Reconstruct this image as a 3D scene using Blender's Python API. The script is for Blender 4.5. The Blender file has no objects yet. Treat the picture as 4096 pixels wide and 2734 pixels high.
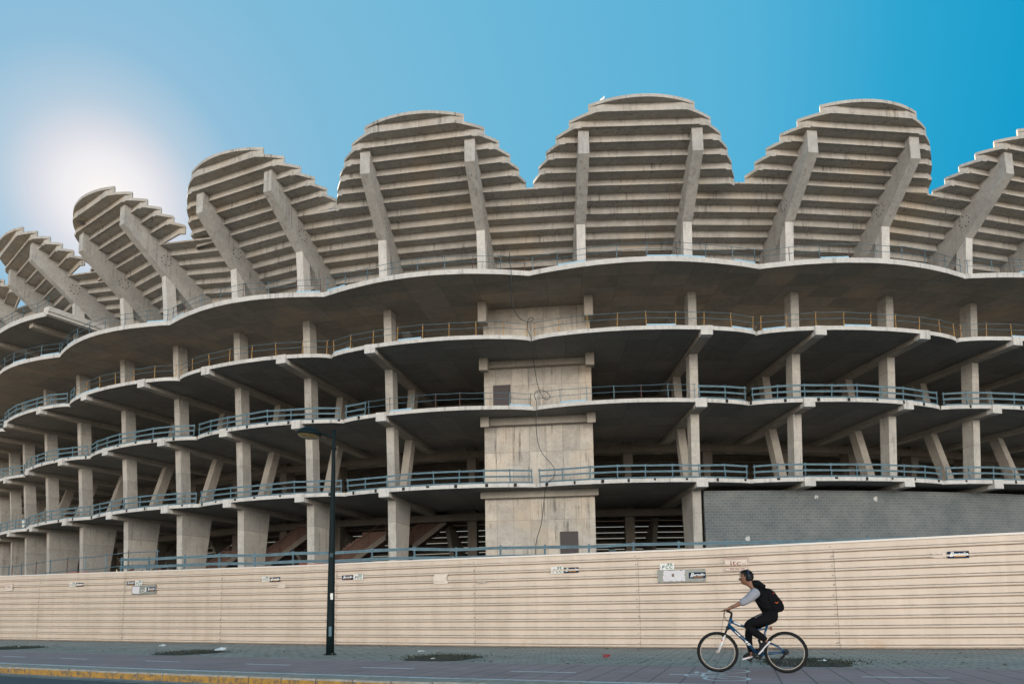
import bpy, bmesh, math, random
from mathutils import Vector, Matrix
R_ = math.radians
random.seed(7)
scene = bpy.context.scene
col = scene.collection

# ------------------------------------------------------------------ camera
CAMH = 1.10
cam_d = bpy.data.cameras.new('camera'); cam = bpy.data.objects.new('camera', cam_d); col.objects.link(cam)
PITCH, ROLL = 0.12, 0.014
cp, sp, cr, sr = math.cos(PITCH), math.sin(PITCH), math.cos(ROLL), math.sin(ROLL)
rx = Vector((cr, sp*sr, -cp*sr)); ux = Vector((sr, -sp*cr, cp*cr)); fx = Vector((0, cp, sp))
M = Matrix((rx, ux, -fx)).transposed().to_4x4(); M.translation = Vector((0, 0, CAMH))
cam.matrix_world = M
cam_d.sensor_width = 36.0; cam_d.lens = 2700/4096*36.0
cam_d.shift_y = (2115.2-1367)/4096
cam_d.clip_start = 0.1; cam_d.clip_end = 5000
scene.camera = cam

# ------------------------------------------------------------------ sky + sun
SUN_AZ, SUN_EL = R_(-32.4), R_(29.0)          # az measured from +Y towards +X
sdir = Vector((math.sin(SUN_AZ)*math.cos(SUN_EL), math.cos(SUN_AZ)*math.cos(SUN_EL), math.sin(SUN_EL)))
w = bpy.data.worlds.new('World'); scene.world = w; w.use_nodes = True
nt = w.node_tree; nt.nodes.clear()
out = nt.nodes.new('ShaderNodeOutputWorld'); bg = nt.nodes.new('ShaderNodeBackground')
sky = nt.nodes.new('ShaderNodeTexSky'); sky.sky_type = 'NISHITA'; sky.sun_disc = False
sky.sun_elevation = SUN_EL; sky.sun_rotation = SUN_AZ
sky.air_density = 1.0; sky.dust_density = 0.05; sky.ozone_density = 2.5; sky.altitude = 50
bg.inputs['Strength'].default_value = 0.10
tc = nt.nodes.new('ShaderNodeTexCoord')
dot = nt.nodes.new('ShaderNodeVectorMath'); dot.operation = 'DOT_PRODUCT'
dot.inputs[1].default_value = sdir
nt.links.new(tc.outputs['Generated'], dot.inputs[0])
def mth(op, a, b=None):
    n = nt.nodes.new('ShaderNodeMath'); n.operation = op
    for i, v in enumerate((a, b)):
        if v is None: continue
        if isinstance(v, (int, float)): n.inputs[i].default_value = v
        else: nt.links.new(v, n.inputs[i])
    return n.outputs[0]
def S2L(c): return tuple((v/255/12.92) if v/255 <= 0.04045 else ((v/255+0.055)/1.055)**2.4 for v in c)
EXPO = 1.6; BGS = 0.10
ang = mth('DIVIDE', mth('ARCCOSINE', mth('MINIMUM', mth('MAXIMUM', dot.outputs['Value'], -1.0), 1.0)), math.pi/2)
rp = nt.nodes.new('ShaderNodeValToRGB'); nt.links.new(ang, rp.inputs[0]); el = rp.color_ramp.elements
SK = [(0, (255, 250, 245)), (2.6, (238, 236, 238)), (4.1, (216, 219, 227)), (5.8, (182, 204, 220)), (9, (144, 190, 217)), (15, (127, 187, 216)), (29, (107, 183, 216)), (45, (84, 177, 215)), (54, (42, 165, 208)), (62, (8, 155, 202)), (90, (30, 140, 188))]
while len(el) < len(SK): el.new(0.5)
for e_, (d_, c_) in zip(el, SK):
    e_.position = d_/90.0; e_.color = (*S2L(c_), 1)
# thin aerosol whitening of the clear sky round the sun, laid over the Nishita sky
sc_ = nt.nodes.new('ShaderNodeVectorMath'); sc_.operation = 'SCALE'; sc_.inputs['Scale'].default_value = 1.0/(2**EXPO)/BGS
nt.links.new(rp.outputs[0], sc_.inputs[0])
mixs = nt.nodes.new('ShaderNodeMix'); mixs.data_type = 'RGBA'; mixs.inputs[0].default_value = 0.985
nt.links.new(sky.outputs[0], mixs.inputs[6]); nt.links.new(sc_.outputs[0], mixs.inputs[7])
# pale haze near the horizon
hz = nt.nodes.new('ShaderNodeMix'); hz.data_type = 'RGBA'
sepz = nt.nodes.new('ShaderNodeSeparateXYZ'); nt.links.new(tc.outputs['Generated'], sepz.inputs[0])
mr = nt.nodes.new('ShaderNodeMapRange'); mr.interpolation_type = 'SMOOTHSTEP'; mr.inputs['From Min'].default_value = 0.30; mr.inputs['From Max'].default_value = 0.03
nt.links.new(sepz.outputs[2], mr.inputs['Value']); nt.links.new(mr.outputs[0], hz.inputs[0]); nt.links.new(mixs.outputs[2], hz.inputs[6])
hz.inputs[7].default_value = (*[v*0.85/(2**EXPO)/BGS for v in (0.80, 0.72, 0.56)], 1)
# bright noise clouds added unseen behind the camera to light the shaded facade
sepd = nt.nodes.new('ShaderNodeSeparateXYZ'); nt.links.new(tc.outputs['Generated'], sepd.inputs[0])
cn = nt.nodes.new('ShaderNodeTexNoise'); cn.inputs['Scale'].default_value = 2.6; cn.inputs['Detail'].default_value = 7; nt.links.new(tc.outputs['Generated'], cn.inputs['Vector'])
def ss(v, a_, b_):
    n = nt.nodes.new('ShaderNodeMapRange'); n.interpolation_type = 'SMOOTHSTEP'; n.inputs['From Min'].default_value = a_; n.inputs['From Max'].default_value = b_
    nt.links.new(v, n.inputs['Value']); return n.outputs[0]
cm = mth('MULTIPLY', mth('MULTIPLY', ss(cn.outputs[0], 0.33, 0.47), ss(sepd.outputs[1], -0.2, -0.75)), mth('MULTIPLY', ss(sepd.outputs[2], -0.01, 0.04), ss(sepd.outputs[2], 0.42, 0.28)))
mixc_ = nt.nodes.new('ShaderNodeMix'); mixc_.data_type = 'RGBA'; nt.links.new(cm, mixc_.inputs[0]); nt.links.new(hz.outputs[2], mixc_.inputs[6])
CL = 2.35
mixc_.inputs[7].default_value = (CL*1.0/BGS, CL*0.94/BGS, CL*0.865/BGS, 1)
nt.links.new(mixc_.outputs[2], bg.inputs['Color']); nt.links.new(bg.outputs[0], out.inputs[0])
sun_d = bpy.data.lights.new('sun', 'SUN'); sun_d.energy = 5.0; sun_d.angle = R_(0.5); sun_d.color = (1.0, 0.86, 0.68)
sun = bpy.data.objects.new('sun', sun_d); col.objects.link(sun)
sun.rotation_mode = 'QUATERNION'; sun.rotation_quaternion = sdir.to_track_quat('Z', 'Y'); sun.location = (0, 0, 60)
scene.view_settings.view_transform = 'Standard'; scene.view_settings.look = 'None'
scene.view_settings.exposure = EXPO; scene.view_settings.gamma = 1.0
scene.cycles.max_bounces = 8; scene.cycles.diffuse_bounces = 3

# ------------------------------------------------------------------ materials
MATS = {}
def srgb(r, g, b):
    f = lambda c: (c/255/12.92) if c/255 <= 0.04045 else ((c/255+0.055)/1.055)**2.4
    return (f(r), f(g), f(b))
def new_mat(name):
    m = bpy.data.materials.new(name); m.use_nodes = True; MATS[name] = m
    t = m.node_tree; b = t.nodes['Principled BSDF']
    return m, t, b
def N(t, typ, **k):
    n = t.nodes.new(typ)
    for a, v in k.items(): setattr(n, a, v)
    return n
def noise(t, vec, scale, detail=4, rough=0.6, sc=None):
    mp = N(t, 'ShaderNodeMapping'); t.links.new(vec, mp.inputs[0])
    if sc: mp.inputs['Scale'].default_value = sc
    n = N(t, 'ShaderNodeTexNoise'); n.inputs['Scale'].default_value = scale; n.inputs['Detail'].default_value = detail; n.inputs['Roughness'].default_value = rough
    t.links.new(mp.outputs[0], n.inputs['Vector']); return n.outputs[0]
def ramp(t, fac, stops):
    r = N(t, 'ShaderNodeValToRGB'); t.links.new(fac, r.inputs[0])
    e = r.color_ramp.elements
    while len(e) < len(stops): e.new(0.5)
    for el, (p, c) in zip(e, stops):
        el.position = p; el.color = (*c, 1) if len(c) == 3 else c
    return r.outputs[0]
def mixc(t, fac, a, b, mode='MIX'):
    mx = N(t, 'ShaderNodeMix', data_type='RGBA', blend_type=mode)
    for i, v in ((0, fac), (6, a), (7, b)):
        if isinstance(v, (int, float)): mx.inputs[i].default_value = v
        elif isinstance(v, tuple): mx.inputs[i].default_value = (*v, 1) if len(v) == 3 else v
        else: t.links.new(v, mx.inputs[i])
    return mx.outputs[2]
def bump(t, b, h, strength=0.3, dist=0.02):
    bp = N(t, 'ShaderNodeBump'); bp.inputs['Strength'].default_value = strength; bp.inputs['Distance'].default_value = dist
    t.links.new(h, bp.inputs['Height']); t.links.new(bp.outputs[0], b.inputs['Normal'])
def simple(name, c, rough=0.6, metal=0.0, var=0.0, scale=8.0):
    m, t, b = new_mat(name)
    b.inputs['Roughness'].default_value = rough; b.inputs['Metallic'].default_value = metal
    if var:
        tcn = N(t, 'ShaderNodeTexCoord'); n = noise(t, tcn.outputs['Object'], scale)
        cc = ramp(t, n, [(0.3, tuple(x*(1-var) for x in c)), (0.7, tuple(min(1, x*(1+var)) for x in c))])
        t.links.new(cc, b.inputs['Base Color'])
    else: b.inputs['Base Color'].default_value = (*c, 1)
    return m
def math_n(t, op, a, b=None, c=None):
    n = N(t, 'ShaderNodeMath', operation=op)
    for i, v in enumerate((a, b, c)):
        if v is None: continue
        if isinstance(v, (int, float)): n.inputs[i].default_value = v
        else: t.links.new(v, n.inputs[i])
    return n.outputs[0]
CX, CY, RC = 12.52, 147.97, 100.24
def polar(t, vec):
    """world position -> (arc metres, radial metres, z) about the bowl's centre"""
    s = N(t, 'ShaderNodeSeparateXYZ'); t.links.new(vec, s.inputs[0])
    dx = math_n(t, 'SUBTRACT', s.outputs[0], CX); dy = math_n(t, 'SUBTRACT', CY, s.outputs[1])
    a = math_n(t, 'MULTIPLY', math_n(t, 'ARCTAN2', dx, dy), RC)
    r = math_n(t, 'SQRT', math_n(t, 'ADD', math_n(t, 'MULTIPLY', dx, dx), math_n(t, 'MULTIPLY', dy, dy)))
    c = N(t, 'ShaderNodeCombineXYZ'); t.links.new(a, c.inputs[0]); t.links.new(r, c.inputs[1]); t.links.new(s.outputs[2], c.inputs[2])
    return c.outputs[0], a, r, s.outputs[2]
def concrete(name, c, streak=0.0, stain=0.35, grid=None, vgrid=None, rough=0.85, warm=None):
    """grid: formwork joints on soffits (arc, radial); vgrid: on walls (arc, z)"""
    m, t, b = new_mat(name); b.inputs['Roughness'].default_value = rough
    g = N(t, 'ShaderNodeNewGeometry'); pos = g.outputs['Position']
    pv, a, r, z = polar(t, pos)
    n1 = noise(t, pos, 0.45, 6, 0.65); n2 = noise(t, pos, 5.0, 5, 0.7); n3 = noise(t, pos, 1.6, 4, 0.6)
    d = tuple(x*(1-stain) for x in c); l = tuple(min(1, x*1.14) for x in c)
    base = ramp(t, n1, [(0.3, d), (0.52, c), (0.72, l)])
    base = mixc(t, 0.5, base, ramp(t, n3, [(0.3, d), (0.7, l)]))
    base = mixc(t, 0.35, base, ramp(t, n2, [(0.3, tuple(x*0.6 for x in c)), (0.55, l)]))
    if warm:
        nw = noise(t, pos, 0.25, 5, 0.6); base = mixc(t, ramp(t, nw, [(0.5, (0, 0, 0)), (0.68, (0.7, 0.7, 0.7))]), base, warm)
    if streak:
        ns = noise(t, pv, 1.0, 5, 0.7, sc=(4.5, 4.5, 0.22)); nm = noise(t, pos, 0.6, 3)
        f = math_n(t, 'MULTIPLY', ramp(t, ns, [(0.52, (0, 0, 0)), (0.66, (1, 1, 1))]), ramp(t, nm, [(0.4, (0, 0, 0)), (0.6, (1, 1, 1))]))
        base = mixc(t, math_n(t, 'MULTIPLY', f, streak), base, tuple(x*0.28 for x in c))
    if grid or vgrid:
        ga, gb = grid or vgrid
        other = r if grid else z
        def line(v, per, wd):
            fr = math_n(t, 'FRACT', math_n(t, 'DIVIDE', v, per))
            return math_n(t, 'LESS_THAN', fr, wd/per)
        f = math_n(t, 'MAXIMUM', line(a, ga, 0.035), line(other, gb, 0.035))
        # each formwork panel a slightly different grey
        fl = N(t, 'ShaderNodeCombineXYZ'); t.links.new(math_n(t, 'FLOOR', math_n(t, 'DIVIDE', a, ga)), fl.inputs[0]); t.links.new(math_n(t, 'FLOOR', math_n(t, 'DIVIDE', other, gb)), fl.inputs[1])
        wn = N(t, 'ShaderNodeTexWhiteNoise'); t.links.new(fl.outputs[0], wn.inputs['Vector'])
        base = mixc(t, 1.0, base, ramp(t, wn.outputs['Value'], [(0, (0.8, 0.8, 0.8)), (1, (1.08, 1.06, 1.04))]), 'MULTIPLY')
        base = mixc(t, math_n(t, 'MULTIPLY', f, 0.55), base, tuple(x*0.35 for x in c))
    t.links.new(base, b.inputs['Base Color'])
    bump(t, b, n2, 0.25, 0.02)
    return m
CC = (0.40, 0.365, 0.32)
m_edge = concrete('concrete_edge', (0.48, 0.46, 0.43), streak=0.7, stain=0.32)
m_col = concrete('concrete_column', (0.38, 0.36, 0.325), streak=0.6, stain=0.38, vgrid=(50, 2.6))
m_frame = concrete('concrete_frame', (0.37, 0.355, 0.33), streak=0.7, stain=0.5)
m_tread = concrete('concrete_row', (0.40, 0.375, 0.34), streak=0.9, stain=0.5, warm=(0.40, 0.33, 0.25))
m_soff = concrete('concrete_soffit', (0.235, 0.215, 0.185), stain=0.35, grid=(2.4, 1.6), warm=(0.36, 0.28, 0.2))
m_soff2 = concrete('concrete_soffit_rough', (0.165, 0.162, 0.15), stain=0.35, grid=(2.1, 2.1))  # base colour lowered so the open floors look less lit
m_core = concrete('concrete_core', (0.43, 0.395, 0.345), streak=1.0, stain=0.5, vgrid=(1.25, 2.55), warm=(0.50, 0.40, 0.29))
m_beam = concrete('concrete_beam', (0.30, 0.27, 0.23), streak=0.3, stain=0.35)  # base colour lowered along with the soffits for dimmer floors
m_int = concrete('concrete_inner', (0.12, 0.10, 0.08), streak=0.3, stain=0.4)  # light falloff of the deep interior put into a low base colour
m_dark = simple('hole_shade', (0.008, 0.007, 0.007), 0.9)  # near-black colour stands in for shade inside holes, pockets and openings
m_galv = simple('galvanised_blue', (0.055, 0.115, 0.145), 0.6, 0.0, 0.25, 3.0)
m_galv2 = simple('galvanised_light', (0.10, 0.17, 0.205), 0.55, 0.0, 0.2, 3.0)
m_rust = simple('rusty_post', (0.10, 0.05, 0.04), 0.8, 0.0, 0.3)
m_yel = simple('yellow_post', (0.36, 0.19, 0.045), 0.6, 0.0, 0.25)
m_plank = simple('blue_plank', (0.25, 0.42, 0.52), 0.6, 0.0, 0.2)
m_door = simple('oxide_door', (0.018, 0.010, 0.011), 0.55, 0.0, 0.3, 2.0)
m_mesh = simple('orange_mesh', (0.42, 0.11, 0.06), 0.7)
m_cable = simple('black_cable', (0.008, 0.016, 0.022), 0.5)

# blockwork
m_block, t, b = new_mat('grey_blockwork'); b.inputs['Roughness'].default_value = 0.9
g = N(t, 'ShaderNodeNewGeometry'); pv, a, r, z = polar(t, g.outputs['Position'])
cmb = N(t, 'ShaderNodeCombineXYZ'); t.links.new(a, cmb.inputs[0]); t.links.new(z, cmb.inputs[1])
br = N(t, 'ShaderNodeTexBrick'); t.links.new(cmb.outputs[0], br.inputs['Vector'])
br.inputs['Scale'].default_value = 1.0; br.inputs['Brick Width'].default_value = 0.4; br.inputs['Row Height'].default_value = 0.2
br.inputs['Mortar Size'].default_value = 0.013; br.inputs['Mortar Smooth'].default_value = 0.2; br.inputs['Bias'].default_value = -0.1
br.inputs['Color1'].default_value = (0.095, 0.112, 0.12, 1); br.inputs['Color2'].default_value = (0.118, 0.132, 0.135, 1); br.inputs['Mortar'].default_value = (0.19, 0.19, 0.18, 1)
nn = noise(t, g.outputs['Position'], 0.5, 5); nf = noise(t, g.outputs['Position'], 2.2, 3)
c_ = mixc(t, 1.0, br.outputs['Color'], ramp(t, nn, [(0.35, (0.78, 0.8, 0.8)), (0.7, (1.2, 1.15, 1.1))]), 'MULTIPLY')
vz = N(t, 'ShaderNodeTexVoronoi'); vz.inputs['Scale'].default_value = 0.42; t.links.new(g.outputs['Position'], vz.inputs['Vector'])
sp_ = math_n(t, 'LESS_THAN', math_n(t, 'ADD', vz.outputs['Distance'], math_n(t, 'MULTIPLY', noise(t, g.outputs['Position'], 9, 3), 0.16)), 0.155)
c_ = mixc(t, math_n(t, 'MULTIPLY', sp_, 0.8), c_, (0.5, 0.5, 0.48))
t.links.new(c_, b.inputs['Base Color']); bump(t, b, br.outputs['Fac'], -0.4, 0.01)

# hoarding sheet
m_hoard, t, b = new_mat('cream_corrugated_sheet'); b.inputs['Roughness'].default_value = 0.42
g = N(t, 'ShaderNodeNewGeometry'); pos = g.outputs['Position']
n1 = noise(t, pos, 0.6, 4); n2 = noise(t, pos, 2.0, 6, 0.7, sc=(1, 1, 0.15)); n3 = noise(t, pos, 14, 3, 0.6, sc=(1, 1, 0.1))
hc = (0.55, 0.445, 0.355)
base = ramp(t, n1, [(0.3, tuple(x*0.93 for x in hc)), (0.7, tuple(x*1.04 for x in hc))])
base = mixc(t, ramp(t, n2, [(0.44, (0, 0, 0)), (0.7, (0.5, 0.5, 0.5))]), base, (0.36, 0.28, 0.20))
base = mixc(t, ramp(t, n3, [(0.45, (0, 0, 0)), (0.8, (0.35, 0.35, 0.35))]), base, (0.46, 0.39, 0.31))
uv = N(t, 'ShaderNodeUVMap'); us = N(t, 'ShaderNodeSeparateXYZ'); t.links.new(uv.outputs[0], us.inputs[0])
# dust lying on the top shoulder of each rib, rust weeping at the foot
fr = math_n(t, 'FRACT', us.outputs[1])
led = math_n(t, 'MULTIPLY', math_n(t, 'GREATER_THAN', fr, 0.31), math_n(t, 'LESS_THAN', fr, 0.42))
ledn = noise(t, pos, 2.5, 5, 0.7, sc=(1, 1, 6))
base = mixc(t, math_n(t, 'MULTIPLY', led, ramp(t, ledn, [(0.25, (0.25, 0.25, 0.25)), (0.6, (0.95, 0.95, 0.95))])), base, (0.17, 0.14, 0.11))
foot = math_n(t, 'LESS_THAN', us.outputs[1], 0.9)
rn = noise(t, pos, 1.1, 6, 0.75)
base = mixc(t, math_n(t, 'MULTIPLY', foot, ramp(t, rn, [(0.52, (0, 0, 0)), (0.75, (0.6, 0.6, 0.6))])), base, (0.36, 0.19, 0.10))
rs = noise(t, pos, 7.0, 4, 0.8)
base = mixc(t, ramp(t, rs, [(0.70, (0, 0, 0)), (0.76, (0.55, 0.55, 0.55))]), base, (0.25, 0.15, 0.09))
t.links.new(base, b.inputs['Base Color']); bump(t, b, n1, 0.15, 0.05)

# ------------------------------------------------------------------ mesh helpers
class MB:
    def __init__(s): s.v = []; s.f = []; s.mi = []; s.uv = None
    def add(s, verts, faces, mi=0):
        o = len(s.v); s.v += [tuple(v) for v in verts]; s.f += [tuple(i+o for i in f) for f in faces]; s.mi += [mi]*len(faces)
    def hexa(s, p, mi=0):   # p: 4 bottom, 4 top
        s.add(p, [(0, 3, 2, 1), (4, 5, 6, 7), (0, 1, 5, 4), (1, 2, 6, 5), (2, 3, 7, 6), (3, 0, 4, 7)], mi)
    def box(s, c, ax, ay, az, mi=0):   # centre and three half vectors
        c, ax, ay, az = map(Vector, (c, ax, ay, az))
        s.hexa([c-ax-ay-az, c+ax-ay-az, c+ax+ay-az, c-ax+ay-az, c-ax-ay+az, c+ax-ay+az, c+ax+ay+az, c-ax+ay+az], mi)
    def tube(s, pts, r, n=6, mi=0, caps=True):
        pts = [Vector(p) for p in pts]; rs = r if isinstance(r, (list, tuple)) else [r]*len(pts)
        rings = []; prev = None
        for i, p in enumerate(pts):
            d = (pts[min(i+1, len(pts)-1)]-pts[max(i-1, 0)]).normalized()
            a = prev if prev is not None else (Vector((0, 0, 1)) if abs(d.z) < 0.9 else Vector((1, 0, 0)))
            a = (a - d*a.dot(d)).normalized(); bb = d.cross(a); prev = a
            rings.append([p + (a*math.cos(2*math.pi*k/n)+bb*math.sin(2*math.pi*k/n))*rs[i] for k in range(n)])
        v = [q for rg in rings for q in rg]; f = []
        for i in range(len(pts)-1):
            for k in range(n): f.append((i*n+k, i*n+(k+1) % n, (i+1)*n+(k+1) % n, (i+1)*n+k))
        if caps: f.append(tuple(range(n-1, -1, -1))); f.append(tuple((len(pts)-1)*n+k for k in range(n)))
        s.add(v, f, mi)
    def lathe(s, c, axis, prof, n=24, mi=0):   # prof: (dist along axis, radius)
        c = Vector(c); ax = Vector(axis).normalized(); a = Vector((0, 0, 1)) if abs(ax.z) < 0.9 else Vector((1, 0, 0))
        a = (a-ax*a.dot(ax)).normalized(); bb = ax.cross(a); v = []; f = []
        for d, r in prof:
            for k in range(n): v.append(c+ax*d+(a*math.cos(2*math.pi*k/n)+bb*math.sin(2*math.pi*k/n))*r)
        for i in range(len(prof)-1):
            for k in range(n): f.append((i*n+k, i*n+(k+1) % n, (i+1)*n+(k+1) % n, (i+1)*n+k))
        s.add(v, f, mi)
    def prism(s, poly, off, mi=0):    # poly: list of 3D points (planar), extruded by vector off
        n = len(poly); off = Vector(off); a = [Vector(p) for p in poly]; bq = [p+off for p in a]
        s.add(a+bq, [tuple(range(n-1, -1, -1)), tuple(range(n, 2*n))]+[(i, (i+1) % n, n+(i+1) % n, n+i) for i in range(n)], mi)
    def build(s, name, mats, parent=None, smooth=False, loc=None, fix=True):
        if not isinstance(mats, (list, tuple)): mats = [mats]
        me = bpy.data.meshes.new(name)
        o = bpy.data.objects.new(name, me)
        base = wloc(parent) if parent is not None else Vector((0, 0, 0))
        org = Vector(loc) if loc is not None else (base if parent is not None else Vector((0, 0, 0)))
        me.from_pydata([tuple(Vector(v)-org) for v in s.v], [], s.f)
        for m in mats: me.materials.append(m)
        me.polygons.foreach_set('material_index', s.mi)
        if fix:
            bm = bmesh.new(); bm.from_mesh(me); bmesh.ops.recalc_face_normals(bm, faces=bm.faces); bm.to_mesh(me); bm.free()
        if smooth: me.polygons.foreach_set('use_smooth', [True]*len(me.polygons))
        col.objects.link(o)
        if parent is not None: o.parent = parent; o.location = org-base
        else: o.location = org
        return o
def wloc(o):
    l = Vector(o.location)
    while o.parent: o = o.parent; l += Vector(o.location)
    return l
def tag(o, label=None, cat=None, group=None, kind=None):
    for k, v in (('label', label), ('category', cat), ('group', group), ('kind', kind)):
        if v: o[k] = v
    return o
def empty(name, loc, label=None, cat=None, group=None, kind=None):
    o = bpy.data.objects.new(name, None); o.location = loc; o.empty_display_size = 0.2; col.objects.link(o)
    return tag(o, label, cat, group, kind)
def part_empty(name, parent):
    o = bpy.data.objects.new(name, None); o.empty_display_size = 0.2; col.objects.link(o); o.parent = parent; return o
def text_mb(body, size, origin, ex, ey, en, depth=0.002, shear=0.0, bold=0.0, align='CENTER', width=None):
    cu = bpy.data.curves.new('txt', 'FONT'); cu.body = body; cu.size = size; cu.extrude = depth; cu.shear = shear; cu.offset = bold
    cu.align_x = align; cu.align_y = 'CENTER'; cu.resolution_u = 3
    ob = bpy.data.objects.new('txt', cu); col.objects.link(ob)
    dg = bpy.context.evaluated_depsgraph_get(); me = bpy.data.meshes.new_from_object(ob.evaluated_get(dg))
    xs = [v.co.x for v in me.vertices]; sx = 1.0
    if width and xs: sx = width/(max(xs)-min(xs))
    mb = MB(); ex, ey, en, origin = map(Vector, (ex, ey, en, origin))
    mb.add([origin+ex*v.co.x*sx+ey*v.co.y+en*v.co.z for v in me.vertices], [tuple(p.vertices) for p in me.polygons])
    bpy.data.objects.remove(ob); bpy.data.curves.remove(cu); bpy.data.meshes.remove(me)
    return mb

# ------------------------------------------------------------------ street geometry (one smooth curve, offsets parallel to it)
HC = (20.9003, -0.43611, 0.0066026, 0.00011557)
def hY(X):
    if X < -27: # keep heading beyond the surveyed stretch
        X0 = -27; return hY(X0)+(X-X0)*(HC[1]+2*HC[2]*X0+3*HC[3]*X0*X0)
    if X > 16:
        X0 = 16; return hY(X0)+(X-X0)*(HC[1]+2*HC[2]*X0+3*HC[3]*X0*X0)
    return HC[0]+HC[1]*X+HC[2]*X*X+HC[3]*X**3
XS = [-75+i*0.25 for i in range(int(125/0.25)+1)]
SS = [0.0]
for i in range(1, len(XS)): SS.append(SS[-1]+math.hypot(0.25, hY(XS[i])-hY(XS[i-1])))
i0 = XS.index(0.0); SS = [s-SS[i0] for s in SS]
def st(s, off=0.0):
    """point at arc length s along the hoarding line, off metres towards the road; returns (point, tangent, normal to road)"""
    lo, hi = 0, len(SS)-1
    while hi-lo > 1:
        m = (lo+hi)//2
        if SS[m] <= s: lo = m
        else: hi = m
    f = (s-SS[lo])/(SS[hi]-SS[lo]); X = XS[lo]+f*0.25
    e = 0.05; tx = Vector((2*e, hY(X+e)-hY(X-e), 0)).normalized(); n = Vector((tx.y, -tx.x, 0))
    return Vector((X, hY(X), 0))+n*off, tx, n
O_FAR, O_NEAR, O_KERB = 5.95, 9.07, 9.78
def strip(mb, o0, o1, z0, z1=None, s0=-70, s1=45, step=0.5, mi=0):
    z1 = z0 if z1 is None else z1
    n = int((s1-s0)/step)+1; v = []
    for i in range(n):
        s = s0+(s1-s0)*i/(n-1)
        p, _, _ = st(s, o0); q, _, _ = st(s, o1)
        v += [(p.x, p.y, z0), (q.x, q.y, z1)]
    mb.add(v, [(2*i, 2*i+1, 2*i+3, 2*i+2) for i in range(n-1)], mi)
def street_coords(t, pos):
    """approximate street frame: u along, v across"""
    mp = N(t, 'ShaderNodeMapping'); mp.vector_type = 'POINT'; t.links.new(pos, mp.inputs[0]); mp.inputs['Rotation'].default_value = (0, 0, R_(21.5))
    return mp.outputs[0]
UVN = 'UVMap'
def add_uv(o, f):
    me = o.data; uvl = me.uv_layers.new(name=UVN)
    for l in me.loops: uvl.data[l.index].uv = f(me.vertices[l.vertex_index].co)
def strip_uv(o, o0, o1, s0, s1, step):
    """uv = (s, offset) for a strip mesh"""
    n = int((s1-s0)/step)+1; me = o.data; uvl = me.uv_layers.new(name=UVN)
    for l in me.loops:
        vi = l.vertex_index; i = vi//2; uvl.data[l.index].uv = (s0+(s1-s0)*i/(n-1), o1 if vi % 2 else o0)
def paving(name, tw, th, c, mort, joint, rough=0.8, stain=0.3, var=0.12, stagger=0.0, dark=None):
    m, t, b = new_mat(name); b.inputs['Roughness'].default_value = rough
    uvn = N(t, 'ShaderNodeUVMap'); g = N(t, 'ShaderNodeNewGeometry'); pos = g.outputs['Position']
    br = N(t, 'ShaderNodeTexBrick'); t.links.new(uvn.outputs[0], br.inputs['Vector']); br.offset = stagger
    br.inputs['Scale'].default_value = 1.0; br.inputs['Brick Width'].default_value = tw; br.inputs['Row Height'].default_value = th
    br.inputs['Mortar Size'].default_value = joint; br.inputs['Mortar Smooth'].default_value = 0.1
    br.inputs['Color1'].default_value = (*[x*(1-var) for x in c], 1); br.inputs['Color2'].default_value = (*[x*(1+var) for x in c], 1); br.inputs['Mortar'].default_value = (*mort, 1)
    n1 = noise(t, pos, 0.7, 6, 0.7); n2 = noise(t, pos, 6, 5, 0.7); n3 = noise(t, pos, 30, 3, 0.7)
    cc = mixc(t, 1.0, br.outputs['Color'], ramp(t, n1, [(0.3, (1-stain,)*3), (0.7, (1.12, 1.1, 1.08))]), 'MULTIPLY')
    cc = mixc(t, ramp(t, n2, [(0.60, (0, 0, 0)), (0.72, (0.4, 0.4, 0.4))]), cc, tuple(x*0.45 for x in c))
    cc = mixc(t, ramp(t, n3, [(0.64, (0, 0, 0)), (0.72, (0.35, 0.35, 0.35))]), cc, dark or tuple(x*0.35 for x in c))
    t.links.new(cc, b.inputs['Base Color']); bump(t, b, br.outputs['Fac'], -0.35, 0.008)
    return m
m_side = paving('grey_paving', 0.4, 0.2, (0.34, 0.295, 0.245), (0.075, 0.07, 0.06), 0.014, stagger=0.5)
m_lane = paving('cycle_lane_paving', 0.42, 0.42, (0.33, 0.215, 0.205), (0.11, 0.09, 0.085), 0.012, var=0.06, stain=0.2)
m_asph, t, b = new_mat('asphalt'); b.inputs['Roughness'].default_value = 0.85
g = N(t, 'ShaderNodeNewGeometry'); n1 = noise(t, g.outputs['Position'], 40, 4, 0.8); n2 = noise(t, g.outputs['Position'], 0.5, 4)
t.links.new(mixc(t, 1.0, ramp(t, n1, [(0.3, (0.035, 0.042, 0.047)), (0.7, (0.075, 0.085, 0.09))]), ramp(t, n2, [(0.3, (0.8,)*3), (0.7, (1.15,)*3)]), 'MULTIPLY'), b.inputs['Base Color']); bump(t, b, n1, 0.5, 0.01)
m_line = simple('white_line_paint', (0.62, 0.61, 0.59), 0.7, 0, 0.3, 12)
m_kerbs = simple('kerb_stone', (0.30, 0.25, 0.20), 0.85, 0, 0.3, 6)
m_gutter = simple('gutter_concrete', (0.22, 0.20, 0.18), 0.85, 0, 0.35, 5)
m_yelk, t, b = new_mat('worn_yellow_paint'); b.inputs['Roughness'].default_value = 0.7
g = N(t, 'ShaderNodeNewGeometry'); n1 = noise(t, g.outputs['Position'], 9, 5, 0.75)
t.links.new(ramp(t, n1, [(0.40, (0.10, 0.08, 0.055)), (0.5, (0.30, 0.16, 0.025)), (0.8, (0.42, 0.23, 0.03))]), b.inputs['Base Color'])
m_earth = simple('warm_earth', (0.16, 0.13, 0.095), 0.95, 0, 0.2, 0.3)

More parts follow.
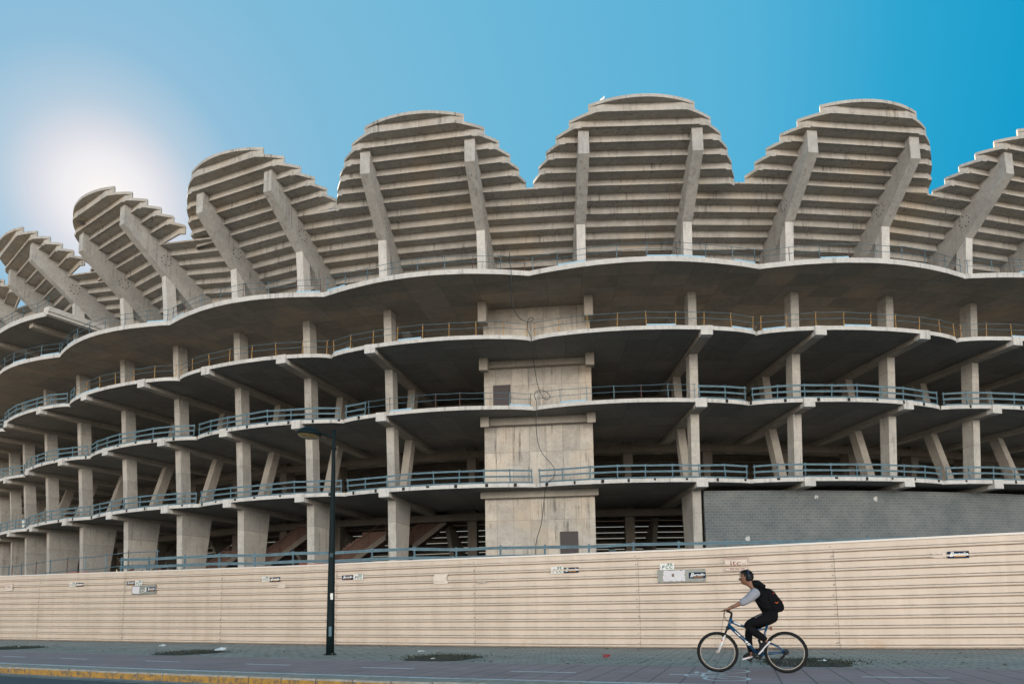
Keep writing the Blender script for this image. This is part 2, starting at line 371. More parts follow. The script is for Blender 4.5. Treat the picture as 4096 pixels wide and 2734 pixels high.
# far terrain, one sheet to the horizon
mb = MB(); mb.add([(-1500, -1500, -0.16), (1500, -1500, -0.16), (1500, 1500, -0.16), (-1500, 1500, -0.16)], [(0, 1, 2, 3)])
tag(mb.build('ground', m_earth), kind='structure')
def street_part(name, o0, o1, z, mat, s0=-70, s1=45, step=0.5, thick=None):
    mb = MB(); strip(mb, o0, o1, z, s0=s0, s1=s1, step=step)
    o = mb.build(name, mat, fix=False); strip_uv(o, o0, o1, s0, s1, step); tag(o, kind='structure'); 
    if o.data.polygons[0].normal.z < 0: o.data.flip_normals()
    return o
street_part('pavement', -2.0, O_FAR-0.14, 0.0, m_side)
street_part('cycle_lane', O_FAR-0.0, O_NEAR, 0.0, m_lane)
street_part('pavement_edging', O_FAR-0.14, O_FAR, 0.0, m_kerbs)
mb = MB(); strip(mb, O_NEAR, O_NEAR+0.13, 0.0); o = mb.build('lane_border', m_line, fix=False); tag(o, kind='structure')
if o.data.polygons[0].normal.z < 0: o.data.flip_normals()
street_part('road', O_KERB+0.28, 26.0, -0.15, m_asph)
# kerb stones: separate blocks so the joints show
mb = MB(); s = -60.0; 
while s < 40:
    L = 0.68; p0, t0, n0 = st(s+0.012, 0); p1, t1, n1_ = st(s+L-0.012, 0)
    dz = random.uniform(-0.006, 0.006); do = random.uniform(-0.008, 0.008)
    a0, a1 = O_NEAR+0.132, O_KERB+do
    q = [p0+n0*a0, p1+n1_*a0, p1+n1_*a1, p0+n0*a1]
    q2 = [p0+n0*a0, p1+n1_*a0, p1+n1_*(a1-0.03), p0+n0*(a1-0.03)]
    q1 = [p0+n0*a1, p1+n1_*a1]
    zt = 0.0+dz
    v = [(*a.xy, -0.2) for a in q]+[(*q[0].xy, zt), (*q[1].xy, zt), (*q2[2].xy, zt), (*q2[3].xy, zt), (*q1[1].xy, zt-0.03), (*q1[0].xy, zt-0.03)]
    o_ = len(mb.v); mb.v += v
    for f, mi in (((4, 7, 6, 5), 0), ((7, 9, 8, 6), 0), ((9, 3, 2, 8), 1), ((0, 4, 5, 1), 0), ((0, 3, 9, 7, 4), 0), ((1, 5, 6, 8, 2), 0)):
        mb.f.append(tuple(i+o_ for i in f)); mb.mi.append(mi)
    s += L
tag(mb.build('kerb', [m_kerbs, m_yelk]), kind='structure')
mb = MB(); strip(mb, O_KERB-0.02, O_KERB+0.28, -0.146); o = mb.build('gutter', m_gutter, fix=False); tag(o, kind='structure')
if o.data.polygons[0].normal.z < 0: o.data.flip_normals()
mb = MB(); strip(mb, O_KERB+0.34, O_KERB+0.42, -0.146); o = mb.build('road_edge_line', m_kerbs, fix=False); tag(o, kind='structure')
# dashed centre line of the cycle lane
def dash(s0, s1, o, w_=0.1):
    mb = MB(); strip(mb, o-w_/2, o+w_/2, 0.004, s0=s0, s1=s1, step=0.25)
    ob = mb.build('lane_dash', m_line, fix=False)
    if ob.data.polygons[0].normal.z < 0: ob.data.flip_normals()
    tag(ob, kind='structure')
for s0, s1, o in ((-15.3, -14.1, 7.55), (-12.5, -11.3, 7.55), (-9.67, -8.49, 7.54), (-6.35, -5.15, 7.5), (-3.07, -1.85, 7.53), (-0.05, 1.09, 7.62), (3.01, 4.13, 7.7), (5.6, 6.05, 7.68), (8.24, 9.3, 7.6), (11.0, 12.2, 7.6), (13.8, 15.0, 7.6), (-18.2, -17.0, 7.55), (-21, -19.8, 7.55)):
    dash(s0, s1, o)
# painted bicycle symbol
def flat(mb, pts, w_, z=0.0045, closed=False):
    n = len(pts); segs = [(i, (i+1) % n) for i in range(n if closed else n-1)]
    for i, j in segs:
        a, bq = Vector((*pts[i], 0)), Vector((*pts[j], 0)); d = (bq-a).normalized(); m = Vector((-d.y, d.x, 0))*w_/2
        z += 0.00002
        q = [a-m-d*w_*0.3, bq-m+d*w_*0.3, bq+m+d*w_*0.3, a+m-d*w_*0.3]
        mb.add([tuple(st(k.x, k.y)[0].xy)+(z,) for k in q], [(0, 1, 2, 3)])
mb = MB()
for oc in (6.95, 8.25):
    flat(mb, [(6.45+0.30*math.cos(k*math.pi/10), oc+0.34*math.sin(k*math.pi/10)) for k in range(20)], 0.055, closed=True)
flat(mb, [(6.45, 6.95), (6.1, 7.35), (6.1, 7.95), (6.45, 8.25)], 0.055, 0.0055)
flat(mb, [(6.1, 7.35), (6.42, 7.6), (6.1, 7.95)], 0.055, 0.0065)
flat(mb, [(6.42, 7.6), (5.98, 7.3), (5.98, 7.15), (5.98, 7.45)], 0.055, 0.0075)
flat(mb, [(6.1, 7.95), (5.9, 8.0), (5.86, 7.8)], 0.055, 0.0085)
o = mb.build('cycle_symbol', m_line, fix=False); tag(o, kind='structure')

# ------------------------------------------------------------------ stadium
def cy(th, r, z, ty=0.0):
    a = R_(th); rr = RC+r
    return Vector((CX+rr*math.sin(a)+ty*math.cos(a), CY-rr*math.cos(a)+ty*math.sin(a), z))
def tang(th): a = R_(th); return Vector((math.cos(a), math.sin(a), 0))
def radv(th): a = R_(th); return Vector((math.sin(a), -math.cos(a), 0))
TH = {-6: -57.6, -5: -53.8, -4: -50.0, -3: -46.3, -2: -42.7, -1: -39.5, 0: -35.9, 1: -31.9, 2: -27.8, 3: -23.85, 4: -20.05, 5: -16.3, 6: -12.4, 7: -8.2, 8: -3.85, 9: 0.43, 10: 4.72, 11: 8.95, 12: 13.1, 13: 17.2, 14: 21.3, 15: 25.4, 16: 29.5, 17: 33.6}
KINK = [-59.5, -51.9, -44.5, -37.7, -30.0, -22.1, -14.35, -6.1, 2.5, 10.85, 19.2, 27.3, 35.5]
# level: z soffit, thickness, kink radius, bulge, exponent
LV = {5: (23.90, 0.35, 4.35, 1.2, 0.9), 4: (19.69, 0.28, 3.1, 1.3, 0.5), 3: (15.32, 0.28, 1.2, 1.15, 0.6), 2: (9.81, 0.28, 0.75, 0.9, 0.6)}
def redge(lv, th):
    z, tk, rk, A, ex = LV[lv]
    for a, b_ in zip(KINK, KINK[1:]):
        if a <= th <= b_:
            u = (th-a)/(b_-a); return rk+A*max(0.0, math.sin(math.pi*u))**ex+(0.018*max(0, th-2) if lv == 2 else 0)
    return rk
stadium = empty('stadium', (CX, CY-RC, 0), 'unfinished concrete football stadium with petal shaped upper stands and open bare floors', 'stadium')
def part(mb, name, mats, parent=stadium, **k): return mb.build(name, mats, parent, **k)
def sample_th(t0, t1, step=0.27):
    ths = set()
    n = int((t1-t0)/step)
    for i in range(n+1): ths.add(round(t0+(t1-t0)*i/n, 4))
    for k in KINK:
        if t0 < k < t1: ths |= {k, k-0.05, k+0.05, k+0.15, k-0.15}
    return sorted(ths)
def slab(lv, t0, t1, rin, zb=None, tk=None, name='floor_slab', rf=None, mats=None, endcap=True):
    z, tkk = LV[lv][:2]; z = z if zb is None else zb; tk = tk or tkk
    rf = rf or (lambda th: redge(lv, th))
    ths = sample_th(t0, t1); mb = MB(); v = []; 
    for th in ths:
        ro = rf(th)+random.uniform(-0.008, 0.008); dz = random.uniform(-0.004, 0.004)
        v += [cy(th, rin, z), cy(th, ro, z+dz), cy(th, ro, z+tk+dz), cy(th, rin, z+tk)]
    n = len(ths); o = len(mb.v); mb.v += [tuple(q) for q in v]
    for i in range(n-1):
        a = 4*i; b_ = 4*i+4
        for f, mi in (((a, a+1, b_+1, b_), 0), ((a+1, a+2, b_+2, b_+1), 1), ((a+2, a+3, b_+3, b_+2), 1), ((a+3, a, b_, b_+3), 0)):
            mb.f.append(f); mb.mi.append(mi)
    for a in (0, 4*(n-1)): mb.f.append((a, a+1, a+2, a+3)); mb.mi.append(1)
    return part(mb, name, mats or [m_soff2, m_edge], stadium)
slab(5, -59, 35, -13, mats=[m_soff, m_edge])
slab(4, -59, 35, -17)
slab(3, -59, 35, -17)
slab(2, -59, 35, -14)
# extra terrace one storey above the fifth level, only at the left, cut off square
TZ = 27.5
slab(5, -59, -29.7, -12, zb=TZ, tk=0.45, rf=lambda th: 5.1+0.9*max(0, math.sin(math.pi*((th+30.0) % 7.6)/7.6))**0.8 if th < -30.2 else 5.75, name='upper_terrace')
# podium deck in front of the ground floor
def podr(th): return 19.35+0.45*max(0, th+3)*0.35-(0.55*max(0, -th-15) if th < -15 else 0)
mb = MB(); ths = [(-50+i*0.75) for i in range(100)]
v = []
for th in ths: v += [cy(th, -26, 2.75), cy(th, podr(th), 2.75), cy(th, podr(th), -0.2)]
mb.v = [tuple(q) for q in v]
for i in range(len(ths)-1):
    a = 3*i; mb.f += [(a, a+1, a+4, a+3), (a+1, a+2, a+5, a+4)]; mb.mi += [0, 1]
tag(mb.build('podium', [m_gutter, m_core], fix=False), 'low concrete podium the stadium stands on, behind the cream hoarding', 'podium')

def rad_box(mb, th, r0, r1, z0, z1, w_, dr0=0.0, dr1=0.0, mi=0):
    """box in the radial plane: outer face r1 (+dr1 at top), inner face r0 (+dr0 at top)"""
    t_ = tang(th)*w_/2
    b0, b1 = cy(th, r0, z0), cy(th, r1, z0); c0, c1 = cy(th, r0+dr0, z1), cy(th, r1+dr1, z1)
    mb.hexa([b0-t_, b1-t_, b1+t_, b0+t_, c0-t_, c1-t_, c1+t_, c0+t_], mi)
def rc(z): return (z-9.46)*0.081         # outer face of the main columns leans out
CORE = (7, 8)
for k in range(-5, 18):
    th = TH[k]
    if k in CORE:
        for z0, z1 in ((22.35, 23.9), (18.75, 19.69), (14.55, 15.32)):
            mb = MB(); rad_box(mb, th+(-0.05 if k == 7 else 0.05), 0.15, rc(z1)-0.1, z0, z1-0.002, 0.62); part(mb, 'column_stub', m_beam)
        continue
    for z0, z1 in ((9.81+0.28, 14.97), (15.6, 19.34), (19.97, 23.9)):
        mb = MB(); w_ = 0.60
        rad_box(mb, th, rc(z0)-0.95, rc(z0), z0, z1, w_, rc(z1)-rc(z0), rc(z1)-rc(z0))
        part(mb, 'column', m_col)
    # wedge shaped ground floor pier
    mb = MB(); rad_box(mb, th, -2.35, -0.35, 2.75, 9.46, 0.62, -0.75, 0.35); part(mb, 'wedge_pier', m_col)
    # inner leaning columns
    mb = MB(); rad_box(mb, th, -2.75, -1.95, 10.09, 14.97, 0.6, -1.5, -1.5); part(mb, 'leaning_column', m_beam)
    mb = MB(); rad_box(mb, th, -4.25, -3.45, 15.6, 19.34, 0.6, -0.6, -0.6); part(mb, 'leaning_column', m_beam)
# far interior columns
for k in range(-5, 18):
    th = TH[k]-2 if k not in CORE else TH[k]-1.9
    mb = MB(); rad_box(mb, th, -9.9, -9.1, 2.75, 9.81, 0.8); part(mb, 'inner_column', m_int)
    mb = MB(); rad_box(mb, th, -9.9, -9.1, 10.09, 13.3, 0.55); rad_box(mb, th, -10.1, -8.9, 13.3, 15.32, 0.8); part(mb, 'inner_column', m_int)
# radial beams with their end blocks
for k in range(-5, 18):
    if k in CORE: continue
    for lv in (4, 3, 2):
        z, tk = LV[lv][:2]; th = TH[k]; re = redge(lv, th)
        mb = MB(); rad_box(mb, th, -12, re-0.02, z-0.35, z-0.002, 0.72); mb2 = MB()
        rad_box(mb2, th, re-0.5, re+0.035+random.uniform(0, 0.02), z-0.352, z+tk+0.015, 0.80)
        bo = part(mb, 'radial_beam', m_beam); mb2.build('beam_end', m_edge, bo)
for k in range(-5, 2):       # beams below the upper terrace and its short columns
    th = TH[k]; mb = MB(); rad_box(mb, th, -10, 5.3, TZ-0.4, TZ-0.002, 0.7); part(mb, 'radial_beam', m_beam)
    mb = MB(); rad_box(mb, th, 0.6, 1.4, 24.25, TZ-0.4, 0.62); part(mb, 'column', m_col)
mb = MB(); rad_box(mb, -29.9, -10, 5.75, TZ-0.25, TZ+0.46, 0.5); part(mb, 'terrace_end_beam', m_edge)
# circumferential beams deep inside
for z in (9.4, 14.9, 19.2):
    mb = MB(); v = []; ths = [-58+i*1.0 for i in range(93)]
    for th in ths: v += [cy(th, -9.2, z-0.5), cy(th, -8.7, z-0.5), cy(th, -8.7, z+0.1), cy(th, -9.2, z+0.1)]
    mb.v = [tuple(q) for q in v]
    for i in range(len(ths)-1):
        a = 4*i; b_ = a+4
        for f in ((a, a+1, b_+1, b_), (a+1, a+2, b_+2, b_+1), (a+3, a, b_, b_+3)): mb.f.append(f); mb.mi.append(0)
    part(mb, 'ring_beam', m_int)
# closing wall of the bowl behind the upper storeys
mb = MB(); v = []; ths = [-59+i*1.0 for i in range(95)]
for th in ths: v += [cy(th, -17, 15.0), cy(th, -17, 24.3), cy(th, -17.4, 24.3), cy(th, -17.4, 15.0)]
mb.v = [tuple(q) for q in v]
for i in range(len(ths)-1):
    a = 4*i; b_ = a+4
    for f in ((a, a+1, b_+1, b_), (a+1, a+2, b_+2, b_+1), (a+2, a+3, b_+3, b_+2), (a+3, a, b_, b_+3)): mb.f.append(f); mb.mi.append(0)
part(mb, 'bowl_wall', m_int)
# middle and lower stands seen through the storeys: separate precast rows with a gap under each riser
def inner_rows(name, rtop, ztop, n, dr, dz, gap, t0=-58, t1=36):
    mb = MB()
    for j in range(n):
        r = rtop-dr*j; zt = ztop-dz*j; ks = sorted(TH.values())
        for a, b_ in zip(ks, ks[1:]):
            if b_ < t0 or a > t1: continue
            A, B = a+0.004, b_-0.004
            for (ra, rb, za, zb) in ((r-0.12, r, zt-dz+gap, zt), (r-dr-0.02, r, zt-dz-0.12, zt-dz)):
                p = [cy(A, ra, za), cy(A, rb, za), cy(B, rb, za), cy(B, ra, za), cy(A, ra, zb), cy(A, rb, zb), cy(B, rb, zb), cy(B, ra, zb)]
                mb.hexa(p)
    return part(mb, name, m_int)
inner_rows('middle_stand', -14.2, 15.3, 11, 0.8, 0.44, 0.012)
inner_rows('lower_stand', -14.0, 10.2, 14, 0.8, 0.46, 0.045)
for k in range(-5, 18):      # stepped rakers under the lower stand
    th = TH[k]; mb = MB(); t_ = tang(th)*0.2; pts = []
    for j in range(14):
        r = -14.0-0.8*j-0.15; z = 10.2-0.46*(j+1)-0.14; pts += [(r, z+0.46 if j else z), (r, z)] if j else [(r, z)]
    pts.append((-25.5, 3.0)); pts.append((-25.5, 2.75)); pts.append((-17.0, 2.75)); pts.append((-13.2, 9.3))
    mb.prism([cy(th, r, z)-t_ for r, z in pts], t_*2); part(mb, 'stand_raker', m_beam)

# service core, flush wall between two column lines
tL, tR = -8.35, -3.72
def core_box(r0, r1, z0, z1, a, b_, name, mat, parent=stadium):
    mb = MB(); mb.hexa([cy(a, r0, z0), cy(a, r1, z0), cy(b_, r1, z0), cy(b_, r0, z0), cy(a, r0, z1), cy(a, r1, z1), cy(b_, r1, z1), cy(b_, r0, z1)])
    return part(mb, name, mat, parent)
core = part_empty('service_core', stadium)
def core_part(*a, name, mat): 
    mb = MB(); r0, r1, z0, z1, x, y = a
    mb.hexa([cy(x, r0, z0), cy(x, r1, z0), cy(y, r1, z0), cy(y, r0, z0), cy(x, r0, z1), cy(x, r1, z1), cy(y, r1, z1), cy(y, r0, z1)])
    return mb.build(name, mat, core)
core_part(-6, -0.55, 2.75, 9.808, tL, tR, name='core_wall', mat=m_core)
core_part(-6, -0.55, 10.091, 15.318, tL, tR, name='core_wall', mat=m_core)
core_part(-6, -0.55, 15.601, 19.688, tL, tR, name='core_wall', mat=m_core)
core_part(-6, -0.45, 19.971, 23.898, tL, tR, name='core_wall', mat=m_core)
core_part(-0.6, -0.12, 9.30, 9.807, tL-0.15, tR+0.15, name='core_cornice', mat=m_beam)
core_part(-0.6, -0.12, 14.75, 15.317, tL+0.1, tR-0.1, name='core_cornice', mat=m_beam)
core_part(-0.6, -0.12, 19.2, 19.687, tL+0.1, tR-0.1, name='core_cornice', mat=m_beam)
core_part(-3.0, -0.35, 24.252, 26.5, -7.85, -4.2, name='core_wall', mat=m_core)
def door(a, b_, z0, z1, r=-0.52, mat=m_door):
    core_part(r-0.1, r, z0, z1, a, b_, name='door', mat=mat)
door(-7.95, -7.2, 15.6, 17.95); door(-5.2, -4.45, 4.5, 6.75); 
core_part(-0.6, -0.43, 20.0, 21.35, -8.0, -7.28, name='window_opening', mat=m_dark)
# block wall of the ground floor on the right
mb = MB(); v = []; ths = [0.72+i*0.4 for i in range(66)]
for th in ths: v += [cy(th, -0.25, 2.75), cy(th, -0.05, 2.75), cy(th, 0.0, 9.42), cy(th, -0.25, 9.42)]
mb.v = [tuple(q) for q in v]
for i in range(len(ths)-1):
    a = 4*i; b_ = a+4
    for f in ((a, a+1, b_+1, b_), (a+1, a+2, b_+2, b_+1), (a+2, a+3, b_+3, b_+2), (a+3, a, b_, b_+3)): mb.f.append(f); mb.mi.append(0)
mb.f.append((0, 1, 2, 3)); mb.mi.append(0)
part(mb, 'block_wall', m_block)

# -------- upper stands: continuous rows below, petals above
R0, Z0, DR, DZ = 5.73, 34.05, 0.79, 0.535
pairs = [(-6, -5), (-4, -3), (-2, -1), (0, 1), (2, 3), (4, 5), (6, 7), (8, 9), (10, 11), (12, 13), (14, 15), (16, 17)]
# each petal sits a little differently: angle shift, radial shift, twist, lift
LOBE = {(-6, -5): (0.5, 0, -6, 2.0), (-4, -3): (0.5, 0, -6, 2.0), (-2, -1): (0.5, -0.2, -6.5, 1.85), (0, 1): (0.45, -0.15, -7.0, 1.40), (2, 3): (-0.02, 0.0, -8.0, 0.60), (4, 5): (0.04, 0.08, -4.2, 0.05), (6, 7): (0.12, 0.8, 1.5, -0.45), (8, 9): (-0.24, 0.55, 0.8, -0.5), (10, 11): (-0.2, -0.2, -0.6, 0.0), (12, 13): (-0.2, -0.3, -0.5, -0.1)}
def lobe_frame(pr_):
    dth, dr0, ph, z0 = LOBE.get(pr_, (0, 0, 0, 0)); thc = (TH[pr_[0]]+TH[pr_[1]])/2+dth
    b_ = R_(thc+ph); return cy(thc, 1.4+dr0, z0), Vector((math.cos(b_), math.sin(b_), 0)), Vector((math.sin(b_), -math.cos(b_), 0)), R_((TH[pr_[1]]-TH[pr_[0]])/2)*(RC+1.4)
def FP(k, r, z, ty=0.0):
    for pr_ in pairs:
        if k in pr_:
            base, t_, rv, ul = lobe_frame(pr_)
            return base+t_*((-ul if k == pr_[0] else ul)+ty)+rv*(r-1.4)+Vector((0, 0, z))
def zt(i): return Z0+DZ*i
def rr(i): return R0+DR*i
ks = sorted(TH.values())
def ring_row(i, rin=None):
    """one precast row: tread from riser i inwards plus its riser, straight between frames"""
    mb = MB(); lip = 0.10 if i >= -5 else 0.0
    kk = sorted(TH.keys())[0:24]
    for A, B in zip(kk, kk[1:]):
        if A < -6 or B > 17: continue
        j = random.uniform(-0.012, 0.012); r1 = rr(i)+j; zz = zt(i)+random.uniform(-0.006, 0.006)
        p = lambda k, r, z: FP(k, r, z, 0.02 if k == A else -0.02)
        for (ra, rb, za, zb) in ((r1-0.13, r1, zt(i-1)+0.002, zz+0.12),):
            mb.hexa([p(A, ra, za), p(A, rb, za), p(B, rb, za), p(B, ra, za), p(A, ra, zb), p(A, rb, zb), p(B, rb, zb), p(B, ra, zb)])
        ra, rb, za, zb = rr(i)-0.05, rr(i+1)+lip+(0.06 if i == -5 else 0), zz, zz+0.12
        mb.hexa([p(A, ra+j, za), p(A, rb, za), p(B, rb, za), p(B, ra+j, za), p(A, ra+j, zb), p(A, rb, zb), p(B, rb, zb), p(B, ra+j, zb)])
    return part(mb, 'stand_row', m_tread)
for i in range(-18, -4): ring_row(i)
# petals
RAD = 7.75; RPK = rr(1)+0.56
def wid(r):
    d = RPK-r
    return math.sqrt(max(0.0, 2*RAD*d-d*d)) if d > 0 else 0.0
def petal(pr_):
    P_ = part_empty('petal_stand', stadium)
    base, t_, rv, _u = lobe_frame(pr_)
    def L(u, r, z): return base+t_*u+rv*(r-1.4)+Vector((0, 0, z))
    for i in range(-4, 2):
        zz = zt(i); mb = MB(); r = rr(i); ch = 0.28
        # riser following the outline back at its ends
        wa, wb = wid(r)-0.04, min(wid(r-ch), wid(r)+0.62)
        plan = [(-wb, r-ch), (-wa+0.25, r), (wa-0.25, r), (wb, r-ch)]
        z0_, z1_ = zt(i-1)+0.002, zz+0.13
        for (u0, q0), (u1, q1) in zip(plan, plan[1:]):
            d = Vector((u1-u0, q1-q0)).normalized(); nI = Vector((d.y, -d.x))*0.13
            if nI.y > 0: nI = -nI
            mb.hexa([L(u0+nI.x, q0+nI.y, z0_), L(u0, q0, z0_), L(u1, q1, z0_), L(u1+nI.x, q1+nI.y, z0_), L(u0+nI.x, q0+nI.y, z1_), L(u0, q0, z1_), L(u1, q1, z1_), L(u1+nI.x, q1+nI.y, z1_)])
        mb.build('riser', m_tread, P_)
        # tread: outline between r and next riser (or the crown)
        rn = rr(i+1) if i < 1 else RPK
        m_ = 7 if i < 1 else 16
        if i < 1:
            side = [(r-ch)+(rn-0.02-(r-ch))*k/m_ for k in range(m_+1)]
            right = [(wid(q), q) for q in side]
        else:
            right = [(wid(RPK-(RPK-(r-ch))*(math.cos(math.pi/2*k/m_))**2)+0.0, RPK-(RPK-(r-ch))*(math.cos(math.pi/2*k/m_))**2) for k in range(m_+1)]
            right[-1] = (0.0, RPK)
        left = [(-u, q) for u, q in reversed(right)]
        poly = right+left[(1 if i == 1 else 0):]
        mb = MB(); mb.prism([L(u, q, zz) for u, q in poly], (0, 0, 0.13))
        # thin rim upstand along the curved edge
        for (u0, q0), (u1, q1) in list(zip(right, right[1:]))+list(zip(left, left[1:])):
            d = Vector((u1-u0, q1-q0)); 
            if d.length < 1e-4: continue
            d.normalize(); nI = Vector((d.y, -d.x))*0.12
            if nI.x*(u0+u1)+nI.y*2*(q0-(RPK-RAD)) > 0: nI = -nI
            mb.hexa([L(u0+nI.x, q0+nI.y, zz+0.129), L(u0, q0, zz+0.129), L(u1, q1, zz+0.129), L(u1+nI.x, q1+nI.y, zz+0.129), L(u0+nI.x, q0+nI.y, zz+0.22), L(u0, q0, zz+0.22), L(u1, q1, zz+0.22), L(u1+nI.x, q1+nI.y, zz+0.22)])
        # nib of the tread in front of the riser above
        if i < 0:
            wn_ = wid(rn+0.1)-0.3
            mb.hexa([L(-wn_, rn-0.05, zz), L(-wn_, rn+0.10, zz), L(wn_, rn+0.10, zz), L(wn_, rn-0.05, zz), L(-wn_, rn-0.05, zz+0.10), L(-wn_, rn+0.10, zz+0.10), L(wn_, rn+0.10, zz+0.10), L(wn_, rn-0.05, zz+0.10)])
        mb.build('tread', m_tread, P_)
for pr_ in pairs: petal(pr_)
# raker frames
FRT, FRZT, FRZB = 5.52, 33.498, 31.85
for k in range(-6, 18):
    W = 0.72; sl = 0.80; t_ = (FP(k, 0, 0, 1)-FP(k, 0, 0))*W/2
    poly = [(FRT, FRZB), (FRT, FRZT), (rr(-1)-0.14, FRZT)]
    i = -1
    while zt(i-1) > 25.4:
        poly += [(rr(i)-0.14, zt(i-1)-0.004), (rr(i-1)-0.14, zt(i-1)-0.004)]; i -= 1
    rb = FRT-(FRZB-22.2)/sl
    poly += [(poly[-1][0], 22.2), (rb, 22.2)]
    mb = MB(); mb.prism([FP(k, r, z)-t_ for r, z in poly], t_*2)
    fo = part(mb, 'raker_frame', m_frame)
    if -1 <= k <= 13:
        sgn = 1 if k <= 8 else -1
        for q in range(8):
            aa = q*math.pi/4+0.2; c_ = FP(k, 1.95+0.42*math.cos(aa), 30.25+0.42*math.sin(aa))+t_*sgn*1.004
            mh = MB(); mh.lathe(c_, t_*sgn, [(0.0, 0.0), (0.0, 0.055), (-0.02, 0.055)], 8); mh.build('anchor_hole', m_dark, fo)
    # column on the fifth level carrying the raker
    mb = MB(); hw = t_*0.86; z1 = 29.6; z0 = 24.25-FP(k, 0, 0).z; r1 = 1.95
    q = lambda r, z: FP(k, r, z)
    mb.hexa([q(0.55, z0)-hw, q(1.45, z0)-hw, q(1.45, z0)+hw, q(0.55, z0)+hw, q(1.1, z1-0.75)-hw, q(r1, z1-0.35)-hw, q(r1, z1-0.35)+hw, q(1.1, z1-0.75)+hw])
    part(mb, 'upper_column', m_edge)
# pocket shade painted as dark boxes on the slab edges of the two lower levels
for lv, t0, t1 in ((2, -36, 14.5), (3, -36, -12.5), (3, 1.5, 14.5)):
    th = t0; z, tk = LV[lv][:2]
    while th < t1:
        e = redge(lv, th); a_ = (redge(lv, th+0.1)-redge(lv, th-0.1))/(math.radians(0.2)*RC)
        t_ = (tang(th)+radv(th)*a_).normalized(); n_ = Vector((t_.y, -t_.x, 0))
        hh = random.choice((tk*0.42, tk*0.42, tk*0.25)); c_ = cy(th, e, z+tk-hh-0.01)
        mb = MB(); mb.box(c_, t_*random.uniform(0.07, 0.11), n_*0.012, Vector((0, 0, hh)))
        part(mb, 'pocket', m_dark); th += random.uniform(1.0, 1.3)

# ---- brick stairs inside the ground floor
m_brick, t, b = new_mat('red_brick_steps'); b.inputs['Roughness'].default_value = 0.9
g = N(t, 'ShaderNodeNewGeometry'); pv, a, r, z = polar(t, g.outputs['Position'])
cmb = N(t, 'ShaderNodeCombineXYZ'); t.links.new(a, cmb.inputs[0]); t.links.new(z, cmb.inputs[1])
br = N(t, 'ShaderNodeTexBrick'); t.links.new(cmb.outputs[0], br.inputs['Vector']); br.inputs['Scale'].default_value = 1
br.inputs['Brick Width'].default_value = 0.5; br.inputs['Row Height'].default_value = 0.17; br.inputs['Mortar Size'].default_value = 0.02
br.inputs['Color1'].default_value = (0.11, 0.055, 0.035, 1); br.inputs['Color2'].default_value = (0.08, 0.045, 0.034, 1); br.inputs['Mortar'].default_value = (0.035, 0.025, 0.02, 1)
t.links.new(br.outputs[0], b.inputs['Base Color'])
for t0, t1, z0, z1, r0 in ((-25.3, -23.2, 5.0, 6.9, -5.6), (-22.4, -18.9, 5.6, 8.9, -7.2), (-17.2, -14.2, 4.8, 7.9, -6.0), (-13.6, -11.6, 7.3, 9.5, -9.5)):
    st_ = part_empty('brick_stair', stadium); n = max(6, int((z1-z0)/0.17)); mb = MB()
    for i in range(n):
        a0 = t0+(t1-t0)*i/n+random.uniform(-.12, .05); a1 = t0+(t1-t0)*(i+1)/n; zz = z0+(z1-z0)*(i+1)/n; zb = z0+(z1-z0)*(i+1)/n-0.42
        # treads fan a little, seen from the side as stacked courses
        mb.hexa([cy(a0-1.1, r0-2.0, zb), cy(a0-1.1, r0, zb), cy(a1, r0, zb), cy(a1, r0-2.0, zb), cy(a0-1.1, r0-2.0, zz), cy(a0-1.1, r0, zz), cy(a1, r0, zz), cy(a1, r0-2.0, zz)])
    mb.build('steps', m_brick, st_)
    mb = MB(); mb.hexa([cy(t0, r0+0.02, z0-0.75), cy(t0, r0+0.22, z0-0.75), cy(t1, r0+0.22, z1-0.75), cy(t1, r0+0.02, z1-0.75), cy(t0, r0+0.02, z0-0.25), cy(t0, r0+0.22, z0-0.25), cy(t1, r0+0.22, z1-0.25), cy(t1, r0+0.02, z1-0.25)])
    mb.build('stringer', m_int, st_)
    mb = MB()
    for q in range(4):
        f = q/3; mb.tube([cy(t0+(t1-t0)*f, r0+0.2, z0+(z1-z0)*f-0.2), cy(t0+(t1-t0)*f, r0+0.2, z0+(z1-z0)*f+0.95)], 0.03)
    mb.tube([cy(t0, r0+0.2, z0+0.95), cy(t1, r0+0.2, z1+0.95)], 0.03); mb.build('handrail', m_rust, st_)

